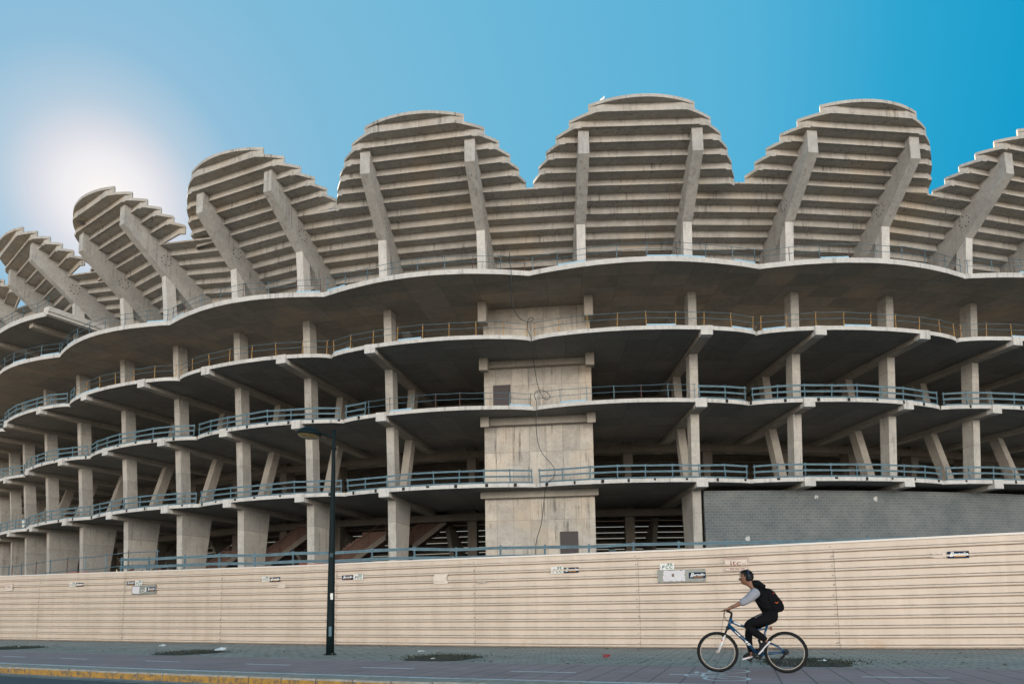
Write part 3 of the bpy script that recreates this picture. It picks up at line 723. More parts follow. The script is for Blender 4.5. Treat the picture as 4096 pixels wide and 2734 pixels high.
# ------------------------------------------------------------------ guard rails (each run a thing of its own)
def railing(label, cat, t0, t1, rf, z, kind, name='guard_rail', spacing=1.9, hgt=1.0, group='temporary guard rails along the open floor edges'):
    mid = (t0+t1)/2; root = empty(name, cy(mid, rf(mid), z), label, cat, group)
    stops = [t0]+[k for k in KINK if t0 < k < t1]+[t1] if kind != 'podium' else [t0, t1]
    posts = []
    runs = []
    for a, b_ in zip(stops, stops[1:]):
        n = max(1, int(round(abs(b_-a)*math.pi/180*(RC+3)/spacing))); run = []
        for i in range(n+1):
            th = a+(b_-a)*i/n
            if i == 0 and a != t0: th += 0.16
            if i == n and b_ != t1: th -= 0.16
            tilt = random.uniform(-0.07, 0.07) if kind != 'thin' else random.uniform(-0.03, 0.03)
            base = cy(th, rf(th), z); top = base+tang(th)*tilt+radv(th)*random.uniform(-0.02, 0.05)+Vector((0, 0, hgt+random.uniform(-0.02, 0.08)))
            run.append((base, top, th)); posts.append((base, top))
        runs.append(run)
    heavy = kind in ('heavy', 'podium')
    for base, top in posts:
        mb = MB()
        if heavy: mb.tube([base-Vector((0, 0, 0.12)), top], 0.042, 8); m = m_galv
        elif kind == 'yellow': mb.tube([base, top], 0.026, 6); m = m_yel
        else: mb.tube([base, top], 0.026, 6); m = random.choice((m_galv, m_galv2, m_rust))
        mb.build('post', m, root)
    tops, mids, toes = MB(), MB(), MB()
    for run in runs:
        for (b0, t0_, h0), (b1, t1_, h1) in zip(run, run[1:]):
            def P_(f, a): return (b0.lerp(t0_, f), b1.lerp(t1_, f)) if a == 0 else None
            for mb, f in ((tops, 0.93), (mids, 0.61 if kind == 'podium' else 0.52)):
                p, q = b0.lerp(t0_, f), b1.lerp(t1_, f); d = (q-p).normalized(); nrm = Vector((d.y, -d.x, 0))*0.05
                j = Vector((0, 0, random.uniform(-0.015, 0.015)))
                if heavy:
                    hv = 0.048; ctr = (p+q)/2+nrm*0.8+Vector((0, 0, -0.045)); mb.box(ctr, (q-p)/2*1.03, nrm.normalized()*0.008, Vector((0, 0, hv)), 1)
                    mb.tube([p+nrm-d*0.1+j, q+nrm+d*0.1], 0.018, 6); mb.tube([p+nrm*0.7-d*0.1+Vector((0, 0, -0.095)), q+nrm*0.7+d*0.1+Vector((0, 0, -0.09))+j], 0.018, 6)
                else: 
                    mdl = p.lerp(q, random.uniform(0.35, 0.65))+Vector((0, 0, random.uniform(-0.03, 0.01)))
                    mb.tube([p+nrm-d*random.uniform(0, 0.3), mdl+nrm, q+nrm+d*random.uniform(0, 0.3)], 0.019, 6)
            if heavy or random.random() < 0.3:
                p, q = b0.lerp(t0_, 0.07), b1.lerp(t1_, 0.07); d = (q-p).normalized(); nrm = Vector((d.y, -d.x, 0))*0.04
                mid_ = (p+q)/2; toes.box(mid_+nrm, (q-p)/2*random.uniform(0.9, 1.04), nrm.normalized()*0.012, Vector((0, 0, 0.05)), 0 if heavy else 1)
    rm = m_galv if kind != 'thin' else m_galv
    tops.build('top_rail', rm if not heavy else [m_galv2, m_galv], root); mids.build('middle_rail', rm if not heavy else [m_galv2, m_galv], root)
    for q in range(len(toes.v)//8):
        tb = MB(); tb.add(toes.v[8*q:8*q+8], [(0, 3, 2, 1), (4, 5, 6, 7), (0, 1, 5, 4), (1, 2, 6, 5), (2, 3, 7, 6), (3, 0, 4, 7)]); tb.build('toe_board', m_galv if heavy else m_plank, root)
    return root
inset = lambda lv: (lambda th: redge(lv, th)-0.08)
railing('thin two-bar guard rail with grey and rusty posts on the topmost wavy concrete slab', 'guard rail', -29.9, 34, inset(5), 24.25, 'thin')
railing('thin grey guard rail on the topmost wavy slab, left of the cut off terrace', 'guard rail', -58, -30.1, inset(5), 24.25, 'thin')
railing('rusty guard rail along the high terrace cut off square at the far left', 'guard rail', -58, -30.0, lambda th: 5.1+0.9*max(0, math.sin(math.pi*((th+30.0) % 7.6)/7.6))**0.8-0.1 if th < -30.2 else 5.6, TZ+0.45, 'thin')
railing('guard rail with thin bars and yellow posts on the second slab from the top', 'guard rail', -28.8, 34, inset(4), 19.97, 'yellow')
railing('thick blue grey guard rail at the left end of the second slab from the top', 'guard rail', -58, -29.1, inset(4), 19.97, 'heavy')
railing('thick blue grey guard rail on the third slab down, left of the core', 'guard rail', -58, -13.2, inset(3), 15.6, 'heavy')
railing('thin grey guard rail on the third slab down, in front of the core', 'guard rail', -13.0, 0.2, inset(3), 15.6, 'thin')
railing('thick blue grey guard rail on the third slab down, right of the core', 'guard rail', 0.4, 34, inset(3), 15.6, 'heavy')
railing('long blue grey guard rail with paired bars on the lowest floor slab', 'guard rail', -58, 34, inset(2), 10.09, 'heavy')
railing('blue grey barrier with paired bars just above the cream hoarding', 'barrier', -15.4, 12, lambda th: podr(th)-0.1, 2.78, 'podium', name='barrier', spacing=1.62, hgt=1.12, group='barriers behind the hoarding')
railing('thin scaffold tube barrier above the left end of the cream hoarding', 'barrier', -45, -14.5, lambda th: podr(th)-0.6, 2.78, 'thin', name='barrier', spacing=1.75, hgt=1.5, group='barriers behind the hoarding')

# ---- loose things on the podium and floors
def mesh_panel(c, th, w_, h_, label):
    mb = MB(); t_ = tang(th)
    for i in range(14): 
        u = -w_/2+w_*i/13; mb.tube([c+t_*u, c+t_*u+Vector((0, 0, h_-0.04*math.sin(i)))], 0.012, 4)
    for j in range(9):
        zz = h_*j/8; mb.tube([c-t_*w_/2+Vector((0, 0, zz)), c+Vector((0, 0, zz-0.05)), c+t_*w_/2+Vector((0, 0, zz))], 0.012, 4)
    tag(mb.build('safety_mesh', m_mesh, None, loc=c), label, 'safety mesh', 'orange safety mesh on the podium')
mesh_panel(cy(-12.9, 10, 2.78), -12.9, 1.6, 1.5, 'orange safety mesh beside the street lamp pole')
mesh_panel(cy(-5.9, 12, 2.78), -5.9, 1.5, 1.15, 'low orange safety mesh in front of the concrete core')
mesh_panel(cy(3.0, 12, 2.78), 3.0, 2.0, 1.3, 'orange safety mesh in front of the grey block wall')
mesh_panel(cy(-22.6, 10, 2.78), -22.6, 2.2, 1.4, 'crumpled orange safety mesh far left between the piers')
mb = MB(); c = cy(-3.46, 8, 2.78)
for i in range(26):
    a = random.random()*6.28; rr_ = random.random()**0.5*0.8
    p = c+Vector((rr_*math.cos(a), rr_*0.4*math.sin(a), 1.2+0.75*(1-rr_)*random.uniform(0.8, 1.1)))
    mb.box(p, Vector((0.2, random.uniform(-.1, .1), random.uniform(-.06, .06))), Vector((0.0, 0.16, 0.03)), Vector((random.uniform(-.04, .04), 0, 0.10)))
mb.box(c+Vector((0, 0, 0.65)), (0.9, 0, 0), (0, 0.4, 0), (0, 0, 0.65))
tag(mb.build('tarpaulin_heap', simple('dark_tarp', (0.02, 0.04, 0.05), 0.6), None, loc=c), 'dark crumpled tarpaulin heap right of the concrete core', 'tarpaulin')
def debris(th, r, label):
    mb = MB(); c = cy(th, r, 2.78)
    for i in range(40):
        mb.box(c+Vector((random.gauss(0, .9), random.gauss(0, .4), 0.9+random.random()*0.35)), Vector((random.uniform(.05, .25), random.uniform(-.1, .1), random.uniform(-.05, .05))), (0, .06, 0), (0, 0, .05), random.randint(0, 1))
    mb.box(c+Vector((0, 0, 0.45)), (1.6, 0, 0), (0, .6, 0), (0, 0, .45), 0)
    tag(mb.build('rubble_pile', [m_brick, m_gutter], None, loc=c), label, 'rubble')
debris(-18.3, 11, 'pile of broken bricks behind the barrier left of the lamp post')

# ---- hanging cable
cab = [(-6.78, 4.95, 25.36), (-6.8, 4.95, 25.06), (-6.79, 4.95, 24.6), (-6.74, 5.02, 24.2), (-6.74, 4.9, 23.24), (-6.77, 4.6, 22.48), (-6.75, 4.4, 22.02), (-6.66, 4.2, 21.46), (-6.5, 4.0, 21.07), (-6.27, 3.8, 20.87), (-6.08, 3.8, 20.85), (-5.99, 3.7, 21.08), (-6.06, 3.7, 21.2), (-6.15, 3.7, 21.12), (-6.21, 3.6, 20.94), (-6.21, 3.5, 20.38), (-6.15, 3.5, 20.1), (-6.09, 3.6, 19.78), (-6.08, 3.3, 19.12), (-6.03, 2.8, 18.24), (-5.92, 2.2, 16.85), (-5.76, 1.8, 16.16), (-5.58, 1.7, 15.94), (-5.45, 1.7, 16.17), (-5.65, 1.7, 16.56), (-5.95, 1.6, 16.65), (-6.08, 1.6, 16.32), (-5.99, 1.6, 15.7), (-6.04, 1.4, 14.42), (-6.0, 1.3, 13.13), (-5.83, 1.2, 12.21), (-5.37, 1.1, 11.16), (-5.38, 1.2, 10.43), (-5.63, 1.2, 10.05), (-5.76, 0.9, 9.34), (-5.94, 0.3, 7.3), (-6.2, 0, 5.76), (-6.25, 0, 2.9)]
pp = [cy(*c) for c in cab]; sm = []
for i in range(len(pp)-1):
    p0, p1, p2, p3 = pp[max(i-1, 0)], pp[i], pp[i+1], pp[min(i+2, len(pp)-1)]
    for k in range(4):
        t_ = k/4; sm.append(0.5*((2*p1)+(p2-p0)*t_+(2*p0-5*p1+4*p2-p3)*t_*t_+(3*p1-p0-3*p2+p3)*t_**3))
sm.append(pp[-1]); mb = MB(); mb.tube(sm, 0.024, 6)
tag(mb.build('hanging_cable', m_cable, None, smooth=True, loc=pp[0]), 'long black cable looping down the front of the concrete core', 'cable')

# ---- birds
m_white = simple('white_feather', (0.75, 0.75, 0.72), 0.8); m_dfeath = simple('dark_feather', (0.05, 0.045, 0.045), 0.8)
def bird(c, label, m, size=1.0, up=0.5, dx=1):
    mb = MB(); c = Vector(c); ax = Vector((dx*math.cos(up), 0, math.sin(up)))*size
    mb.lathe(c+Vector((0, 0, 0.16*size)), ax, [(-0.34, 0.005), (-0.25, 0.04), (-0.1, 0.10), (0.05, 0.125), (0.16, 0.09), (0.22, 0.055), (0.27, 0.06), (0.33, 0.055), (0.38, 0.02), (0.44, 0.004)], 10)
    mb.v = [tuple(Vector(v)) for v in mb.v]
    for s_ in (-0.04, 0.04): mb.tube([c+Vector((0, s_, 0)), c+Vector((0, s_, 0.12*size))], 0.008, 4)
    tag(mb.build('bird', m, None, smooth=True, loc=c), label, 'bird', 'birds perched on the stands')
cA = cy((TH[8]+TH[9])/2, 0, 0)
bird(cy(-3.3, 6.55, zt(1)+0.0), 'white gull standing on the crown of the tallest central petal', m_white, 1.25, 1.0)
bird(cy(3.86, rr(-4)-0.25, zt(-5)+0.13), 'white gull sitting in the low rim between two petals on the right', m_white, 1.0, 0.15, -1)
bird(cy(0.98, rr(-4)-0.25, zt(-5)+0.13), 'small dark pigeon on the rim at the right foot of the central petal', m_dfeath, 0.8, 0.1)
bird(cy(-27.55, 5.6, zt(0)+0.24), 'dark bird perched on the shoulder of the petal right of the sun', m_dfeath, 1.1, 0.2, -1)

# ------------------------------------------------------------------ hoarding
ZT = [(-32, 3.28), (-29.5, 3.2), (-22.8, 3.07), (-14.0, 2.895), (-8.5, 2.80), (-5.1, 2.78), (0.8, 2.725), (5.6, 2.70), (9.5, 2.745), (13.7, 2.81), (30, 2.9)]
def ztop(s):
    if s <= ZT[0][0]: return ZT[0][1]
    for (a, za), (b_, zb) in zip(ZT, ZT[1:]):
        if a <= s <= b_: return za+(zb-za)*(s-a)/(b_-a)
    return ZT[-1][1]
hoard = empty('hoarding_fence', st(0)[0], 'long cream corrugated metal hoarding with horizontal ribs closing off the building site', 'hoarding')
# one rib = 1/11 of the height: (fraction, depth towards the road)
RIB = [(0.0, 0.0), (0.02, -0.05), (0.125, -0.045), (0.14, 0.045), (0.31, 0.045), (0.40, 0.004), (0.999, 0.0)]
SEAM = [-60, -53, -46.5, -40, -33, -26.1, -19.1, -12.7, -6.83, -1.29, 3.91, 9.03, 14.3, 20, 26, 32, 38]
m_bolt = simple('bolt', (0.12, 0.09, 0.07), 0.5, 0.5)
def sheet(s0, s1, k0, k1, off, name):
    n = max(3, int((s1-s0)/0.5)); mb = MB(); prof = []
    for k in range(k0, k1): prof += [(k+f, d) for f, d in RIB]
    prof.append((k1-0.001, 0.0)); v = []; uvv = []
    wob = [random.uniform(-0.004, 0.004) for _ in range(n+1)]
    for i in range(n+1):
        s = s0+(s1-s0)*i/n; p, tx, nn_ = st(s); H = ztop(s)
        for f, d in prof:
            q = p+nn_*(d+off+wob[i]); v.append((q.x, q.y, 0.01+f/11*(H-0.01))); uvv.append((s, f))
    m = len(prof); mb.v = v
    for i in range(n):
        for j in range(m-1): mb.f.append((i*m+j, (i+1)*m+j, (i+1)*m+j+1, i*m+j+1)); mb.mi.append(0)
    o = mb.build(name, m_hoard, hoard, fix=False); uvl = o.data.uv_layers.new(name=UVN)
    for l in o.data.loops: uvl.data[l.index].uv = uvv[l.vertex_index]
    return o
for i, (a, b_) in enumerate(zip(SEAM, SEAM[1:])):
    o = sheet(a-0.02, b_+0.02, 0, 6, 0.004*(i % 2), 'corrugated_sheet'); o2 = sheet(a-0.02, b_+0.02, 6, 11, 0.006+0.004*(i % 2), 'corrugated_sheet')
    mb = MB()
    for k in range(11):
        for ds in ((-0.06,) if k % 3 else (-0.06, -0.02)):
            p, tx, nn_ = st(b_+ds+random.uniform(-.015, .015)); q = p+nn_*0.016+Vector((0, 0, (k+0.62+random.uniform(-.06, .06))/11*ztop(b_)))
            mb.lathe(q, nn_, [(0.009, 0.0), (0.009, 0.012), (0.0, 0.014)], 8)
    mb.build('bolts', m_bolt, hoard)
    # dark open seam between neighbouring sheets
    mb = MB(); p, tx, nn_ = st(b_)
    pts = []
    for k in range(11):
        for f, d in RIB[:5]: pts.append(p+nn_*(d+0.015)+tx*random.uniform(-0.004, 0.004)+Vector((0, 0, (k+f)/11*ztop(b_))))
    mb.tube(pts, 0.0035, 4); mb.build('seam', m_bolt, hoard)
# top capping strip and ground rail
mb = MB(); v = []; n = 200
for i in range(n+1):
    s = -60+98*i/n; p, tx, nn_ = st(s); H = ztop(s)
    for d, zz in ((-0.03, H), (0.045, H), (0.045, H+0.05), (-0.03, H+0.06)): q = p+nn_*d; v.append((q.x, q.y, zz))
mb.v = v
for i in range(n):
    a = 4*i; b_ = a+4
    for f in ((a, a+1, b_+1, b_), (a+1, a+2, b_+2, b_+1), (a+2, a+3, b_+3, b_+2)): mb.f.append(f); mb.mi.append(0)
mb.build('capping', simple('cream_capping', (0.62, 0.56, 0.50), 0.4), hoard)

# ---- stickers and signs on the hoarding
m_navy = simple('navy_sticker', (0.004, 0.016, 0.045), 0.7); m_stw = simple('sticker_white', (0.62, 0.60, 0.56), 0.5, 0, 0.05)
m_txtw = simple('white_ink', (0.75, 0.74, 0.70), 0.5); m_or = simple('orange_ink', (0.75, 0.33, 0.02), 0.5)
m_gr = simple('green_ink', (0.01, 0.13, 0.09), 0.5); m_nv = simple('navy_ink', (0.008, 0.05, 0.09), 0.5); m_board = simple('grey_board', (0.22, 0.225, 0.20), 0.5, 0.2, 0.15, 5)
m_redink = simple('red_brown_ink', (0.17, 0.045, 0.03), 0.6); m_pale = simple('pale_sticker', (0.60, 0.50, 0.42), 0.6, 0, 0.12, 14); m_wp = simple('white_paint_patch', (0.55, 0.52, 0.53), 0.7, 0, 0.06, 10)
def frame_at(s, z, off):
    p, tx, nn_ = st(s, 0); return p+nn_*off+Vector((0, 0, z)), tx, Vector((0, 0, 1)), nn_
def slope(s): return 0.0
def plate(mb, s0, s1, z0, z1, off, th=0.004, mi=0, jag=0.0):
    c, ex, ez, en = frame_at((s0+s1)/2, (z0+z1)/2, off); w_ = (s1-s0)/2; h_ = (z1-z0)/2
    if not jag: mb.box(c, ex*w_, en*th/2, ez*h_, mi)
    else:
        pts = []; n = 10
        for i in range(n): pts.append((-w_+2*w_*i/n, -h_+random.uniform(0, jag)))
        for i in range(n): pts.append((w_-random.uniform(0, jag)*1.5, -h_+2*h_*i/n))
        for i in range(n): pts.append((w_-2*w_*i/n, h_-random.uniform(0, jag)))
        for i in range(n): pts.append((-w_+random.uniform(0, jag)*1.5, h_-2*h_*i/n))
        mb.prism([c+ex*u+ez*v_ for u, v_ in pts], en*th, mi)
def ber(s0, s1, z0, z1, off=0.05, label=None, parent=None, group='blue stickers on the hoarding'):
    mb = MB(); plate(mb, s0, s1, z0, z1, off); c, ex, ez, en = frame_at((s0+s1)/2, (z0+z1)/2, off+0.004)
    o = mb.build('sticker' if parent is None else 'blue_sticker', m_navy, parent, loc=c if parent is None else None)
    if parent is None: tag(o, label, 'sticker', group)
    w_, h_ = s1-s0, z1-z0
    tm = text_mb('ertolin', h_*0.62, c+ex*w_*0.10+ez*h_*0.08, ex, ez, en, 0.001, 0.35, 0.012*h_, width=w_*0.66); 
    tb = text_mb('B', h_*0.95, c-ex*w_*0.335+ez*h_*0.03, ex, ez, en, 0.001, 0.35, 0.012*h_)
    tm.add(tb.v, tb.f)
    tm.build('lettering', m_txtw, o)
    mb = MB(); mb.box(c+ex*w_*0.07-ez*h_*0.27, ex*w_*0.27, en*0.001, ez*h_*0.035); mb.build('orange_underline', m_or, o)
    return o
def fcc(s0, s1, z0, z1, off=0.048, label=None, cut=0.0):
    mb = MB(); plate(mb, s0, s1, z0, z1, off); c, ex, ez, en = frame_at((s0+s1)/2, (z0+z1)/2, off+0.004)
    o = mb.build('sticker', m_stw, None, loc=c); tag(o, label, 'sticker', 'white lettered stickers on the hoarding')
    w_, h_ = s1-s0, z1-z0
    tf = text_mb('F', h_*0.72, c-ex*w_*0.29-ez*h_*0.12, ex, ez, en, 0.001, 0.22, 0.02*h_, width=w_*0.22); tf.build('letter', m_nv, o)
    for u in (0.0, 0.27): tf = text_mb('C', h_*0.72, c+ex*w_*(u-0.02)-ez*h_*0.12, ex, ez, en, 0.001, 0.22, 0.02*h_, width=w_*0.24); tf.build('letter', m_gr, o)
    for u, m in ((0.08, m_nv), (0.27, m_gr)):
        mb = MB(); a = c+ex*w_*u+ez*h_*0.36; q = w_*0.09; hh = h_*0.13
        mb.prism([a+ex*-q+ez*hh, a+ex*0.3*q+ez*hh, a+ex*1.3*q, a+ex*0.3*q-ez*hh, a-ex*q-ez*hh, a], en*0.001); mb.build('chevron', m, o)
    return o
fcc(-23.46, -22.96, 2.50, 2.69, label='white sticker with green lettering farthest left on the hoarding')
ber(-22.93, -22.33, 2.49, 2.66, label='small blue sticker farthest left on the hoarding')
ber(-18.92, -18.36, 2.44, 2.60, label='blue sticker just above the grey board at the left')
fcc(-18.32, -17.82, 2.41, 2.61, label='white sticker with green lettering above the grey board at the left')
fcc(-10.49, -10.10, 2.31, 2.50, label='white lettered sticker left of the street lamp')
ber(-10.06, -9.55, 2.29, 2.46, label='blue sticker left of the street lamp')
ber(-6.58, -6.10, 2.25, 2.41, label='blue sticker just right of the street lamp')
fcc(-6.07, -5.66, 2.24, 2.43, label='white lettered sticker just right of the street lamp')
fcc(1.28, 1.67, 2.19, 2.39, label='white lettered sticker at the middle of the hoarding')
ber(1.70, 2.14, 2.20, 2.355, label='blue sticker at the middle of the hoarding, left of a seam')
fcc(4.53, 4.93, 2.19, 2.37, label='white sticker with green lettering on top of the grey board by the cyclist')
ber(11.66, 12.14, 2.26, 2.43, label='blue sticker farthest right on the hoarding')
def board(s0, s1, z0, z1, ws0, ws1, bs0, bs1, bz0, bz1, label, extras=True):
    mb = MB(); plate(mb, s0, s1, z0, z1, 0.055, 0.012); c = frame_at((s0+s1)/2, (z0+z1)/2, 0.055)[0]
    o = mb.build('sign_board', m_board, None, loc=c); tag(o, label, 'sign board', 'grey sign boards on the hoarding')
    mb = MB(); plate(mb, ws0, ws1, z0+0.02, z1-0.03 if extras else z1-0.01, 0.0615, 0.003, jag=0.03); mb.build('white_paint', m_wp, o)
    ber(bs0, bs1, bz0, bz1, 0.064, parent=o)
    mb = MB()
    for u, v_ in ((s0+0.05, z1-0.03), (s1-0.05, z1-0.03), (s0+0.05, z0+0.03), (s1-0.05, z0+0.03), ((s0+s1)/2, z1-0.03), ((s0+s1)/2, z0+0.03)):
        cc, ex, ez, en = frame_at(u, v_, 0.061); mb.lathe(cc, en, [(0.008, 0), (0.008, 0.014), (0, 0.016)], 8)
    mb.build('screws', m_bolt, o); return o
bo = board(-18.51, -16.84, 2.02, 2.40, -18.49, -17.95, -17.43, -16.88, 2.13, 2.30, 'grey metal board with a white painted patch and blue sticker at the left')
mb = MB(); plate(mb, -17.80, -17.62, 2.10, 2.20, 0.064); mb.build('small_label', m_stw, bo)
mb = MB(); plate(mb, -17.77, -17.65, 2.12, 2.18, 0.067); mb.build('small_dark_picture', m_bolt, bo)
mb = MB()
for q in range(3): plate(mb, -17.58, -17.50, 2.12+0.065*q, 2.17+0.065*q, 0.064)
mb.build('icon_column', m_stw, bo)
b2 = board(4.46, 5.77, 1.83, 2.19, 4.60, 5.23, 5.32, 5.77, 1.925, 2.09, 'grey metal board with a white painted patch and blue sticker by the cyclist', False)
mb = MB(); plate(mb, 4.855, 4.92, 1.985, 2.07, 0.066); mb.build('small_dark_picture', m_bolt, b2)
# laboratory sign, torn across
def outline(mb, s0, s1, z0, z1, off, w_):
    plate(mb, s0, s1, z0, z0+w_, off, 0.003); plate(mb, s0, s1, z1-w_, z1, off+0.0005, 0.003); plate(mb, s0, s0+w_, z0, z1, off+0.001, 0.003); plate(mb, s1-w_, s1, z0, z1, off+0.0015, 0.003)
mb = MB(); plate(mb, 6.27, 6.91, 2.23, 2.46, 0.048, jag=0.012); c = frame_at(6.59, 2.345, 0.048)[0]
o = mb.build('sign', m_pale, None, loc=c); tag(o, 'torn pale sign with a red brown border and lettering above the cyclist', 'sign')
mb = MB(); outline(mb, 6.29, 6.89, 2.24, 2.455, 0.053, 0.008); outline(mb, 6.31, 6.87, 2.40, 2.435, 0.053, 0.003); mb.build('border', m_redink, o)
def put(text, size, s, z, off, mat, par, width=None, shear=0.0, bold=0.0, name='lettering'):
    c, ex, ez, en = frame_at(s, z, off); return text_mb(text, size, c, ex, ez, en, 0.001, shear, bold, width=width).build(name, mat, par)
put('LABORATORIO CONTROL DE CALIDAD', 0.03, 6.59, 2.418, 0.054, m_redink, o, width=0.50)
put('itc', 0.20, 6.57, 2.31, 0.054, m_redink, o, width=0.27)
put('GRUPO', 0.03, 6.79, 2.30, 0.054, m_redink, o, width=0.10); put('ATISAE', 0.03, 6.79, 2.265, 0.054, m_redink, o, width=0.10)
mb = MB(); plate(mb, 6.28, 6.90, 2.09, 2.19, 0.048, jag=0.008); c = frame_at(6.59, 2.14, 0.048)[0]
o = mb.build('sign', m_pale, None, loc=c); tag(o, 'narrow strip of a torn sign with a phone number right above the cyclist', 'sign')
mb = MB(); outline(mb, 6.295, 6.885, 2.10, 2.18, 0.053, 0.008); mb.build('border', m_redink, o)
put('902 200 230', 0.06, 6.61, 2.143, 0.054, m_redink, o, width=0.38, bold=0.001)
mb = MB(); plate(mb, -29.4, -28.6, 2.44, 2.80, 0.048, jag=0.03); c = frame_at(-29, 2.62, 0.048)[0]
o = mb.build('sign', m_pale, None, loc=c); tag(o, 'faded pale sign with red brown lettering at the far left end of the hoarding', 'sign')
mb = MB(); outline(mb, -29.38, -28.62, 2.56, 2.78, 0.053, 0.012); mb.build('border', m_redink, o); put('itc', 0.16, -29.0, 2.67, 0.054, m_redink, o, width=0.4)
mb = MB(); plate(mb, 11.26, 11.64, 2.27, 2.42, 0.048, jag=0.04); c = frame_at(11.45, 2.34, 0.048)[0]
o = mb.build('sticker', m_pale, None, loc=c); tag(o, 'torn pale remains of a sticker left of the farthest right blue sticker', 'sticker')
mb = MB(); plate(mb, 11.29, 11.56, 2.33, 2.375, 0.053, 0.002, jag=0.015); mb.build('torn_edge', m_bolt, o)
for s0, s1, z0, z1, lb in ((-2.85, -2.25, 1.97, 2.34, 'faint pale rectangle where a poster was removed, left of a seam'), (-9.72, -9.23, 2.02, 2.19, 'pale brownish glue patch below the stickers left of the lamp'), (-1.2, -0.9, 1.95, 2.05, 'small pale paint blot near the middle of the hoarding')):
    mb = MB(); plate(mb, s0, s1, z0, z1, 0.046, 0.002, jag=0.05); tag(mb.build('glue_patch', simple('glue', (0.63, 0.53, 0.44), 0.6, 0, 0.05), None, loc=frame_at(s0, z0, 0.046)[0]), lb, 'patch')
mb = MB(); plate(mb, -13.49, -13.32, 1.845, 1.92, 0.046, 0.002); o = mb.build('sticker', m_stw, None, loc=frame_at(-13.4, 1.88, 0.046)[0]); tag(o, 'tiny white sticker low on the hoarding between two seams at the left', 'sticker')
mb = MB(); plate(mb, -13.45, -13.36, 1.855, 1.91, 0.049, 0.002); mb.build('dark_print', m_bolt, o)
mb = MB(); plate(mb, 7.66, 7.74, 2.275, 2.295, 0.046, 0.002); plate(mb, 7.76, 7.81, 2.275, 2.295, 0.046, 0.002); tag(mb.build('sticker', m_bolt, None, loc=frame_at(7.7, 2.28, 0.046)[0]), 'tiny dark printed strip right of the torn red brown sign', 'sticker')

# ------------------------------------------------------------------ street lamp
m_lamp = simple('dark_green_paint', (0.004, 0.010, 0.011), 0.65, 0.0, 0.25, 6)
m_glass = simple('amber_lamp_glass', (0.16, 0.12, 0.05), 0.15, 0, 0.2)
lp = Vector((-4.906, 18.285, 0)); lamp = empty('street_lamp', lp, 'tall dark green street lamp with a single round head standing on the pavement', 'street lamp')
mb = MB(); mb.tube([lp, lp+Vector((0, 0, 0.02))], 0.17, 16); mb.tube([lp+Vector((0, 0, 0.02)), lp+Vector((0, 0, 0.8)), lp+Vector((0.0, 0, 2.2)), lp+Vector((0, 0, 4.2)), lp+Vector((0, 0, 5.7)), lp+Vector((0, 0, 6.15))], [0.107, 0.104, 0.092, 0.066, 0.047, 0.043], 16)
mb.build('pole', m_lamp, lamp, smooth=True)
mb = MB(); mb.box(lp+Vector((0.02, -0.103, 0.62)), (0.035, 0.008, 0), (0.001, -0.003, 0), (0, 0, 0.13)); mb.build('access_door', m_galv, lamp)
mb = MB()
for q in range(4): mb.lathe(lp+Vector((0.14*math.cos(q*1.57+.7), 0.14*math.sin(q*1.57+.7), 0.02)), (0, 0, 1), [(0, 0.018), (0.03, 0.018), (0.035, 0.0)], 6)
mb.build('base_bolts', m_bolt, lamp)
mb = MB(); mb.lathe(lp+Vector((0, 0, 5.62)), (0, 0, 1), [(-0.03, 0.05), (-0.03, 0.075), (0.03, 0.075), (0.03, 0.05)], 16); mb.build('collar', m_lamp, lamp)
hd = Vector((-0.93, 0.10, 0)).normalized(); hc = lp+hd*0.72+Vector((0, 0, 6.12))
mb = MB(); mb.tube([lp+Vector((0, 0, 5.93)), lp+hd*0.25+Vector((0, 0, 6.03)), lp+hd*0.45+Vector((0, 0, 6.09))], 0.028, 10); mb.build('arm', m_lamp, lamp, smooth=True)
tiltv = (Vector((0, 0, 1))-hd*0.10).normalized()
mb = MB(); mb.lathe(hc, tiltv, [(-0.10, 0.30), (-0.085, 0.335), (-0.05, 0.335), (0.0, 0.31), (0.06, 0.25), (0.11, 0.16), (0.14, 0.07), (0.15, 0.0)], 28); hh = mb.build('lamp_head', m_lamp, lamp, smooth=True)
mb = MB(); mb.lathe(hc, tiltv, [(-0.10, 0.30), (-0.15, 0.25), (-0.18, 0.15), (-0.19, 0.0)], 28); mb.build('glass', m_glass, hh, smooth=True)
for z_, w_, h_ in ((1.55, 0.05, 0.11),):
    mb = MB(); mb.box(lp+Vector((0.045, -0.094, z_)), (0.03, 0.012, 0), (0.001, -0.003, 0), (0, 0, 0.085)); mb.box(lp+Vector((0.03, -0.099, z_+0.03)), (0.025, 0.006, 0), (0.001, -0.003, 0), (0, 0, 0.04)); mb.build('torn_sticker', m_stw, lamp)
mb = MB()
for q in range(5): mb.tube([lp+Vector((-0.03+0.018*q, -0.088, 2.60+0.10*(q % 2))), lp+Vector((-0.015+0.018*q, -0.088, 2.72-0.10*(q % 2)))], 0.004, 4)
mb.build('scribble', m_galv2, lamp)

